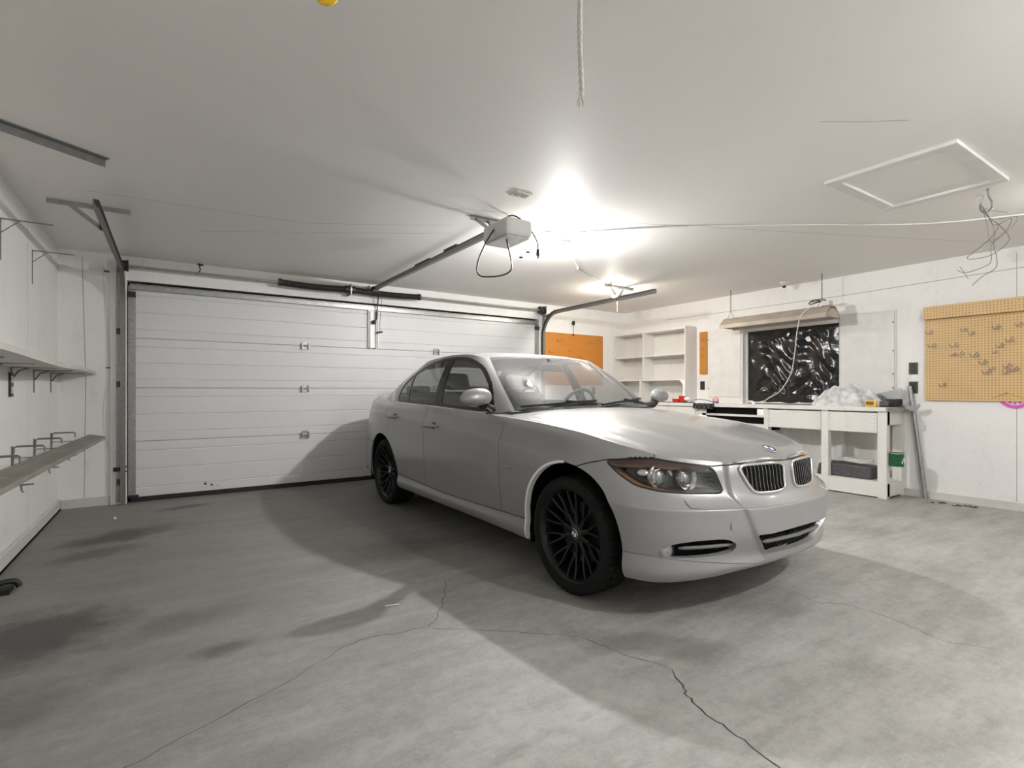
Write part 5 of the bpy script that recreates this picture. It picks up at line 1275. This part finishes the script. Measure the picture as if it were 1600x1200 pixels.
mb = MB(); mb.box(FX+.02, XR-.08, 2.30, 2.322, .76, .90); mb.build('end_rail', 'white2', WB); mb = MB(); mb.box(FX+.02, XR-.08, 2.30, 2.322, .02, .155); mb.build('end_rail', 'white2', WB)
mb = MB(); mb.box(FX+.005, XR-.01, 2.325, 3.62, .150, .170); mb.build('lower_shelf', 'white2', WB); mb = MB(); mb.box(FX+.004, FX+.022, 2.385, 3.62, .012, .150); mb.build('kick_board', 'white2', WB)
mb = MB(); mb.box(XR-.02, XR-.004, 2.38, 5.4, .17, .90); mb.build('back_board', 'white2', WB)
# open drawer slots and runners left of the drawers
mb = MB(); mb.box(FX+.03, XR-.03, 3.615, 4.545, .62, .895); mb.build('drawer_void', 'void', WB)
mb = MB(); mb.box(FX-.004, FX+.03, 3.615, 4.50, .785, .812); mb.build('drawer_rail', 'white2', WB); mb = MB(); mb.box(FX, FX+.03, 3.615, 4.545, .57, .70); mb.build('apron_board', 'white2', WB)
mb = MB(); mb.box(FX-.004, FX+.014, 3.615, 3.70, .81, .89); mb.build('stop_block', 'tape', WB); mb = MB(); mb.box(FX-.004, FX+.014, 4.44, 4.545, .74, .90); mb.build('stop_block', 'tape', WB)
mb = MB(); mb.box(FX-.006, FX+.012, 4.615, 5.395, .55, .89); mb.build('bench_panel', 'white2', WB)
mb = MB(); mb.box(FX-.075, FX-.021, 4.30, 4.60, .870, .945); bx = mb.build('radio', 'black', bevel=.004); tag(bx, 'small black radio unit clipped to the bench front', 'radio')
for k in range(4): mb = MB(); mb.cyl((FX-.075, 4.345+.07*k, .895), (FX-.086, 4.345+.07*k, .895), .012, n=10); mb.build('knob', 'steel', bx)
for k in range(3): mb = MB(); mb.box(FX-.077, FX-.075, 4.33+.085*k, 4.39+.085*k, .918, .934); mb.build('dial', 'debris', bx)
# ---------------------------------------------------------------- hanging lamp over the bench
HL = root('shop_light', 'old enamel trough shop light hung on chains above the bench window', 'shop light', (6.2, 3.5, 1.93))
sec = [(6.04, 1.935), (6.055, 1.985), (6.13, 2.055), (6.16, 2.075), (6.24, 2.075), (6.27, 2.055), (6.345, 1.985), (6.36, 1.935), (6.35, 1.935), (6.335, 1.98), (6.26, 2.047), (6.14, 2.047), (6.065, 1.98), (6.05, 1.935)]
mb = MB(); mb.prism(sec, 1, 2.85, 4.19); mb.build('reflector', 'hood_metal', HL)
for y in (2.85, 4.18): mb = MB(); mb.prism([(6.045, 1.945), (6.065, 1.99), (6.14, 2.06), (6.26, 2.06), (6.335, 1.99), (6.355, 1.945)], 1, y, y+.01); mb.build('end_plate', 'hood_metal', HL)
for x in (6.15, 6.25): mb = MB(); mb.cyl((x, 2.88, 1.975), (x, 4.16, 1.975), .019, n=14); mb.build('fluorescent_tube', 'cable', HL, smooth=50)
mb = MB(); mb.box(6.15, 6.25, 2.95, 4.10, 1.998, 2.047); mb.build('ballast_channel', 'white2', HL)
for y in (2.97, 4.12):
    mb = MB(); zt = ZC; n = 12
    for k in range(n):
        z = 2.16 + (zt-2.16)*(k+.5)/n; P = [(6.20 + (.007*math.cos(a) if k % 2 else 0), y + (0 if k % 2 else .007*math.cos(a)), z + .0155*math.sin(a)) for a in np.linspace(0, 2*math.pi, 9)[:-1]]; mb.tube(P, .0022, 4, closed=True)
    mb.tube([(6.20, y-.05, 2.07), (6.20, y, 2.165), (6.20, y+.05, 2.07)], .003, 5); mb.build('hanging_chain', 'dsteel', HL)
mb = MB(); mb.box(6.13, 6.22, 2.86, 2.95, 2.075, 2.13); mb.build('junction_box', 'plate', HL, bevel=.006)
mb = MB(); mb.tube([(6.20 + .075*math.cos(a), 3.02 + .085*math.sin(a), 2.135 + .012*math.cos(2*a)) for a in np.linspace(0, 6.0, 24)], .006, 6); mb.tube([(6.20 + .068*math.cos(a), 3.01 + .078*math.sin(a), 2.15) for a in np.linspace(.5, 6.8, 24)], .005, 6); mb.build('coiled_cord', 'bcord', HL, smooth=60)
mb = MB(); mb.tube(smooth_path([(6.14, 3.03, 2.10), (6.05, 3.12, 1.99), (6.10, 3.20, 1.80), (6.20, 3.28, 1.55), (6.30, 3.38, 1.32), (6.38, 3.55, 1.12), (6.40, 3.72, 1.02), (6.42, 3.82, .955)]), .0055, 6); mb.build('supply_cord', 'cable', HL, smooth=60)
mb = MB(); mb.cyl((6.30, 3.46, ZC), (6.30, 3.46, ZC-.02), .055, n=20); mb.cyl((6.30, 3.46, ZC-.02), (6.30, 3.46, ZC-.045), .035, n=16); sm = mb.build('ceiling_sensor', 'plate', smooth=40); tag(sm, 'small round white ceiling sensor with a dark tip above the shop light', 'sensor')
mb = MB(); mb.cyl((6.30, 3.46, ZC-.045), (6.30, 3.46, ZC-.07), .018, n=12); mb.build('sensor_eye', 'black', sm)
# ---------------------------------------------------------------- clutter on the bench
TZ = .945
def water_bottle(p, label, cap, band):
    b = root('water_bottle', label, 'bottle', p, 'bottles on the bench')
    mb = MB(); mb.lathe([(0, 0), (.030, 0), (.033, .006), (.033, .05), (.030, .07), (.033, .09), (.033, .125), (.026, .150), (.013, .168), (.012, .185), (0, .185)], p, (0, 0, 1), 24); mb.build('body', 'bottle', b, smooth=50)
    mb = MB(); mb.lathe([(.0345, .062), (.0345, .118)], p, (0, 0, 1), 24); mb.build('wrap_label', band, b, smooth=50)
    mb = MB(); mb.lathe([(0, .182), (.0145, .182), (.0145, .200), (0, .200)], p, (0, 0, 1), 16); mb.build('cap', cap, b, smooth=40)
water_bottle((6.495, 3.19, TZ), 'clear water bottle with a white label and white cap', 'ewhite', 'wlabel')
water_bottle((6.50, 3.09, TZ), 'clear water bottle with a blue label and blue cap', 'blabel', 'blabel')
# rag heap
n, m_ = 110, 70; V = []; Fc = []
def heap(y, x):
    a = (y-2.77)/.34; b = (x-6.30)/.135; r2 = a*a + b*b
    h = .165*max(0, 1-r2)**.75
    h *= 1 - .42*max(0, (y-2.90)/.30)
    return h + max(0, 1-r2)**.5*(.075*abs(math.sin(y*7.5+x*13+1.2*math.sin(x*17))) + .055*abs(math.sin(y*11-x*15+1.3*math.sin(y*7))) + .018*abs(math.sin(y*23+x*31+2*math.sin(y*13))) - .055)
for i in range(n):
    for j in range(m_):
        y = 2.29 + .87*i/(n-1); x = 6.12 + .32*j/(m_-1); ang = math.atan2((x-6.30)/.135, (y-2.77)/.34); e = 1 + .10*math.sin(5*ang) + .06*math.sin(9*ang+1)
        V.append((x, y, TZ + .002 + max(0, heap(2.77 + (y-2.77)/e, 6.30 + (x-6.30)/e))))
keep = [v[2] > TZ + .006 for v in V]
for i in range(n-1):
    for j in range(m_-1):
        q = (i*m_+j, i*m_+j+1, (i+1)*m_+j+1, (i+1)*m_+j)
        if any(keep[k] for k in q): Fc.append(q)
used = sorted({k for q in Fc for k in q}); mp = {k: i for i, k in enumerate(used)}
top_ = [(V[k][0], V[k][1], V[k][2] if keep[k] else TZ) for k in used]
mb = MB(); mb.add(top_, [tuple(mp[k] for k in q) for q in Fc]); tag(mb.build('rag_pile', 'rag', smooth=40), 'crumpled heap of stained white rags on the bench', 'rags')
mb = MB(); mb.bar((6.135, 2.50, TZ+.035), (6.15, 2.40, TZ+.035), .045, .07); tc_ = mb.build('tape_packet', 'yellow', bevel=.008); tag(tc_, 'yellow printed packet lying in front of the rags', 'packet')
mb = MB(); mb.bar((6.113, 2.485, TZ+.04), (6.123, 2.42, TZ+.04), .003, .035); mb.build('printed_panel', 'amber', tc_)
mb = MB(); mb.cyl((6.17, 2.385, TZ+.032), (6.20, 2.315, TZ+.032), .030, n=16); tag(mb.build('tape_roll', 'speck', smooth=40), 'dark mottled roll beside the yellow packet', 'roll')
mb = MB(); mb.prism([(6.27, 2.305), (6.48, 2.285), (6.48, 2.365), (6.27, 2.365)], 2, TZ, TZ+.085); tag(mb.build('tool_case', 'black', bevel=.01), 'black tool case at the end of the bench by the pole', 'tool case')
SW = root('handsaw', 'grey handsaw blade propped behind the rags on the bench', 'saw', (6.47, 2.5, TZ))
mb = MB(); mb.add([(6.50, 2.72, TZ+.09), (6.50, 2.30, TZ+.20), (6.50, 2.30, TZ+.088), (6.50, 2.72, TZ+.055), (6.502, 2.72, TZ+.09), (6.502, 2.30, TZ+.20), (6.502, 2.30, TZ+.088), (6.502, 2.72, TZ+.055)], [(0, 1, 2, 3), (7, 6, 5, 4), (0, 4, 5, 1), (1, 5, 6, 2), (2, 6, 7, 3), (3, 7, 4, 0)]); mb.build('blade', 'saw', SW)
mb = MB(); mb.box(6.492, 6.510, 2.70, 2.80, TZ, TZ+.10); mb.build('grip', 'wood', SW, bevel=.008)
mb = MB(); mb.prism([(2.30, .965), (2.24, .955), (2.17, .962), (2.12, .985), (2.115, .955), (2.14, .915), (2.20, .905), (2.28, .925)], 0, 6.42, 6.424); tag(mb.build('scraper_blade', 'saw'), 'curved steel scraper blade sticking out past the bench end', 'scraper')
# red vice, hose and ball at the far end
VC = root('bench_vise', 'small red clamp tool with white jaws at the far bench end', 'vise', (6.2, 4.92, TZ))
mb = MB(); mb.box(6.15, 6.25, 4.93, 5.03, TZ, TZ+.055); mb.box(6.17, 6.23, 4.84, 4.92, TZ, TZ+.095); mb.build('body', 'red', VC, bevel=.01)
mb = MB(); mb.box(6.165, 6.235, 4.915, 4.935, TZ+.02, TZ+.10); mb.box(6.165, 6.235, 5.03, 5.055, TZ+.02, TZ+.055); mb.build('jaw', 'red', VC, bevel=.004)
mb = MB(); mb.cyl((6.2, 4.80, TZ+.055), (6.2, 4.845, TZ+.055), .03, n=12); mb.sphere((6.2, 4.79, TZ+.055), .032, 12, 8, (1, .7, 1)); mb.build('spool', 'ewhite', VC, smooth=50)
mb = MB(); mb.tube([(6.16, 4.84, TZ+.012), (6.145, 4.78, TZ+.012)], .011, 6); mb.build('lever', 'dsteel', VC)
mb = MB(); mb.tube(smooth_path([(6.22, 4.78, TZ+.008), (6.24, 4.70, TZ+.045), (6.23, 4.55, TZ+.045), (6.22, 4.42, TZ+.02), (6.2, 4.36, TZ+.006)]), .006, 6); tag(mb.build('air_hose', 'bluec', smooth=60), 'thin blue hose arching along the bench top', 'hose')
mb = MB(); mb.sphere((6.18, 4.335, TZ+.042), .042, 14, 9, (1, 1, .98)); bl_ = mb.build('rubber_ball', 'pink', smooth=60); tag(bl_, 'pink ball over a blue base at the end of the hose', 'ball')
mb = MB(); mb.lathe([(.0, 0), (.035, 0), (.043, .022), (.040, .028)], (6.18, 4.335, TZ), (0, 0, 1), 16); mb.build('base_cap', 'bluec', bl_, smooth=50)
mb = MB(); mb.tube(smooth_path([(6.11, 5.20, TZ+.006), (6.115, 5.10, TZ+.006), (6.118, 4.8, TZ+.006), (6.115, 4.62, TZ+.006)]), .006, 6); tag(mb.build('black_cable', 'bcord', smooth=60), 'black cable lying along the bench front edge', 'cable')
for (y, x, s, l) in ((4.60, 6.14, .022, 'white plastic scrap on the bench under the blue hose'), (3.98, 6.20, .018, 'white curled scrap on the bench before the black plastic'), (3.80, 6.2, .015, 'pale crumb of filler on the bench by the lamp cord')):
    mb = MB(); mb.box(x-.01, x+.01, y-s*1.5, y+s*1.5, TZ, TZ+s*1.2); tag(mb.build('scrap', 'ewhite', bevel=.004), l, 'scrap')
# under the bench
mb = MB(); mb.prism([(2.47, .170), (3.02, .170), (3.00, .285), (2.96, .312), (2.47, .300)], 0, 6.18, 6.44); bx = mb.build('speckled_case', 'speck', bevel=.012); tag(bx, 'dark speckled case with white cable on it under the bench', 'case')
mb = MB(); mb.tube(smooth_path([(6.30 + .09*math.cos(a), 2.66 + .17*math.sin(a*1.0), .334 + .010*math.sin(3*a) + .003*a) for a in np.linspace(0, 11, 30)], 2), .007, 6); tag(mb.build('coiled_cable', 'cable', smooth=60), 'loosely coiled white cable on top of the speckled case', 'cable')
GC = root('paint_tin', 'open green printed tin fixed to the end of the bench leg', 'tin', (6.19, 2.237, .345))
mb = MB(); c = (6.19, 2.237, .345); mb.lathe([(0, .004), (.061, .004), (.061, 0), (.061, .135), (.062, .137), (.0585, .137), (.0585, .01)], c, (0, 0, 1), 32); mb.build('can', 'green', GC, smooth=40)
mb = MB(); mb.lathe([(.062, .128), (.0635, .133), (.062, .138)], c, (0, 0, 1), 32); mb.build('rim', 'galv', GC, smooth=60); mb = MB(); mb.lathe([(0, .012), (.0585, .012)], c, (0, 0, 1), 24); mb.build('tin_bottom', 'void', GC)
for k in range(4):
    a = -2.0 + .28*k; mb = MB(); q = Vector(c) + Vector((.0612*math.cos(a), .0612*math.sin(a), .045 + .025*(k % 2))); mb.box(q.x-.006, q.x+.006, q.y-.004, q.y+.002, q.z-.012, q.z+.014); mb.build('print_patch', 'wlabel', GC)
mb = MB(); mb.cyl((6.515, 2.10, 0), (6.537, 2.245, 1.165), .021, n=16); tag(mb.build('steel_pole', 'galv', smooth=50), 'grey metal pole leaning on the wall at the bench end', 'pole')
# grit by the right wall
for k, (x, y, sx, sy, l) in enumerate(((6.36, 1.90, .05, .12, 'dark crumbs of debris on the floor right of the leaning pole'), (6.40, 1.72, .03, .08, 'thin dark twig of debris near the wall below the pegboard'))):
    mb = MB()
    for q in range(9):
        ax_, ay = x + random.uniform(-sx, sx), y + random.uniform(-sy, sy); s = random.uniform(.006, .016); mb.sphere((ax_, ay, s*.4), s, 7, 5, (1.2, 1.4, .5))
    tag(mb.build('floor_grit', 'debris', fix=False), l, 'debris', kind='stuff')
# ---------------------------------------------------------------- ceiling fittings
AH = root('attic_hatch', 'white framed attic hatch in the ceiling', 'hatch', (3.94, 1.32, ZC))
hx0, hx1, hy0, hy1 = 3.485, 4.395, .985, 1.655
mb = MB(); mb.box(hx0+.07, hx1-.07, hy0+.07, hy1-.07, ZC-.004, ZC); mb.build('hatch_panel', 'ceil', AH)
for b in ((hx0, hx0+.07, hy0, hy1), (hx1-.07, hx1, hy0, hy1)): mb = MB(); mb.box(*b, ZC-.022, ZC); mb.build('frame_board', 'white', AH, bevel=.002)
for b in ((hx0+.071, hx1-.071, hy0, hy0+.07), (hx0+.071, hx1-.071, hy1-.07, hy1)): mb = MB(); mb.box(*b, ZC-.020, ZC); mb.build('frame_board', 'white', AH, bevel=.002)
CH = root('ceiling_hook', 'grey screw hook in the ceiling beside the attic hatch', 'hook', (4.52, 1.12, ZC))
mb = MB(); c = Vector((4.50, 1.10, 0)); mb.tube(smooth_path([(4.52, 1.12, ZC), (4.525, 1.115, ZC-.05), (4.545, 1.105, ZC-.085), (4.545, 1.105, ZC-.125), (4.52, 1.12, ZC-.155), (4.49, 1.14, ZC-.150), (4.478, 1.147, ZC-.12), (4.485, 1.143, ZC-.10)]), .0065, 8); mb.build('screw_hook', 'steel', CH, smooth=60)
HWI = root('hanging_wires', 'tangle of thin grey wires dangling from the ceiling hook', 'wires', (4.50, 1.12, ZC-.45))
def loop(P, r=.0022): mb = MB(); mb.tube(smooth_path(P), r, 5); return mb.build('wire', 'wire', HWI, smooth=60)
def W(u, v, dd=0): return cpt(u, v, 3.41+dd)
loop([W(1533, 318), W(1540, 335), W(1552, 345), W(1560, 353), W(1548, 372), W(1520, 395), W(1511, 403), W(1520, 405), W(1545, 400), W(1562, 390), W(1577, 375), W(1573, 364), W(1560, 350)])
loop([W(1535, 322), W(1545, 340), W(1555, 352), W(1580, 341), W(1574, 358), W(1550, 382), W(1549, 405), W(1542, 415), W(1510, 426), W(1495, 422)])
loop([W(1537, 325), W(1550, 348), W(1554, 365), W(1553, 385), W(1557, 400), W(1556, 418), W(1535, 432), W(1519, 446)])
loop([W(1534, 320, .03), W(1542, 350, .03), W(1550, 378, .03), W(1585, 350, .03), W(1587, 338, .03), W(1560, 343, .03)], .0016)
loop([W(1500, 417), W(1508, 428), W(1513, 436)], .0016); loop([W(1526, 308), W(1530, 304), W(1537, 308), W(1532, 318), W(1538, 326), W(1575, 332)], .0014)
# white cable stapled across the ceiling
P = [(2.23, 3.30, ZC-.05), (2.45, 3.42, ZC-.006), (2.72, 3.42, ZC-.006), (3.35, 2.83, ZC-.006), (4.2, 2.2, ZC-.006), (5.03, 1.615, ZC-.006), (5.40, .98, ZC-.02)]
mb = MB(); mb.tube(smooth_path(P, 4), .0055, 6); tag(mb.build('ceiling_cable', 'cable', smooth=60), 'white electric cable stapled across the ceiling from opener to far bulb', 'cable')
mb = MB(); mb.tube(smooth_path([(2.93, 3.57, ZC-.03), (3.15, 3.75, ZC-.05), (3.40, 4.0, ZC-.045), (3.62, 4.22, ZC-.012), (3.66, 4.26, ZC-.005)]), .0035, 5); mb.cyl((3.66, 4.26, ZC), (3.66, 4.26, ZC-.03), .012, n=8); tag(mb.build('lamp_wire', 'cable', smooth=60), 'slack white wire drooping from the bulb holder to a ceiling staple', 'wire')
mb = MB(); mb.tube(smooth_path([(2.22, 3.33, ZC-.10), (2.4, 3.40, ZC-.07), (2.65, 3.49, ZC-.045), (2.87, 3.53, ZC-.03)]), .003, 5); tag(mb.build('lamp_wire', 'cable', smooth=60), 'slack white wire drooping between the opener and the bulb holder', 'wire')
mb = MB(); mb.tube(smooth_path([(3.68, 4.28, ZC-.004), (4.1, 4.5, ZC-.02), (4.45, 4.68, ZC-.012), (4.75, 4.84, ZC-.02)]), .0032, 5); tag(mb.build('lamp_wire', 'wire', smooth=60), 'thin grey wire along the ceiling to the bulb with the pull chain', 'wire')
CV = root('ceiling_plate', 'small white rectangular blanking plate on the ceiling', 'plate', (1.99, 2.91, ZC))
mb = MB(); mb.box(1.925, 2.06, 2.86, 2.955, ZC-.006, ZC); mb.build('plate', 'white', CV, bevel=.002)
for x in (1.965, 2.02): mb = MB(); mb.box(x-.02, x+.02, 2.885, 2.93, ZC-.009, ZC-.006); mb.build('socket', 'seam', CV)
# knotted cotton rope: three twisted strands
RP = root('rope', 'white twisted cotton rope hanging from the ceiling with a frayed end', 'rope', (.992, 1.142, ZC))
for s in range(3):
    P = []
    for k in range(90):
        z = ZC - .49*k/89; a = k*.55 + s*2.094; P.append((.992 + .0042*math.cos(a) + .003*math.sin(z*14), 1.142 + .0042*math.sin(a) + .003*math.cos(z*11), z))
    mb = MB(); mb.tube(P, .0040, 6); mb.build('strand', 'rope', RP, smooth=60)
for s in range(5):
    a = s*1.256; mb = MB(); mb.tube([(.992, 1.142, ZC-.475), (.992 + .006*math.cos(a), 1.142 + .006*math.sin(a), ZC-.495), (.992 + .011*math.cos(a), 1.142 + .011*math.sin(a), ZC-.512)], .0024, 5); mb.build('frayed_end', 'rope', RP)
# yellow utility hook near the top of the view
YH = root('utility_hook', 'yellow coated utility hook hanging from the ceiling', 'hook', (.45, 1.36, ZC))
c = cpt(526, -6, 1.45); mb = MB(); P = [(c.x, c.y, ZC), (c.x, c.y, c.z+.10)] + [(c.x + .027*(math.cos(a)-1)*math.cos(YAW), c.y - .027*(math.cos(a)-1)*math.sin(YAW), c.z + .008 + .027*math.sin(a)) for a in np.linspace(0, -math.pi*1.05, 14)]
mb.tube(P, .0085, 10); mb.build('coated_hook', 'yrope', YH, smooth=60)
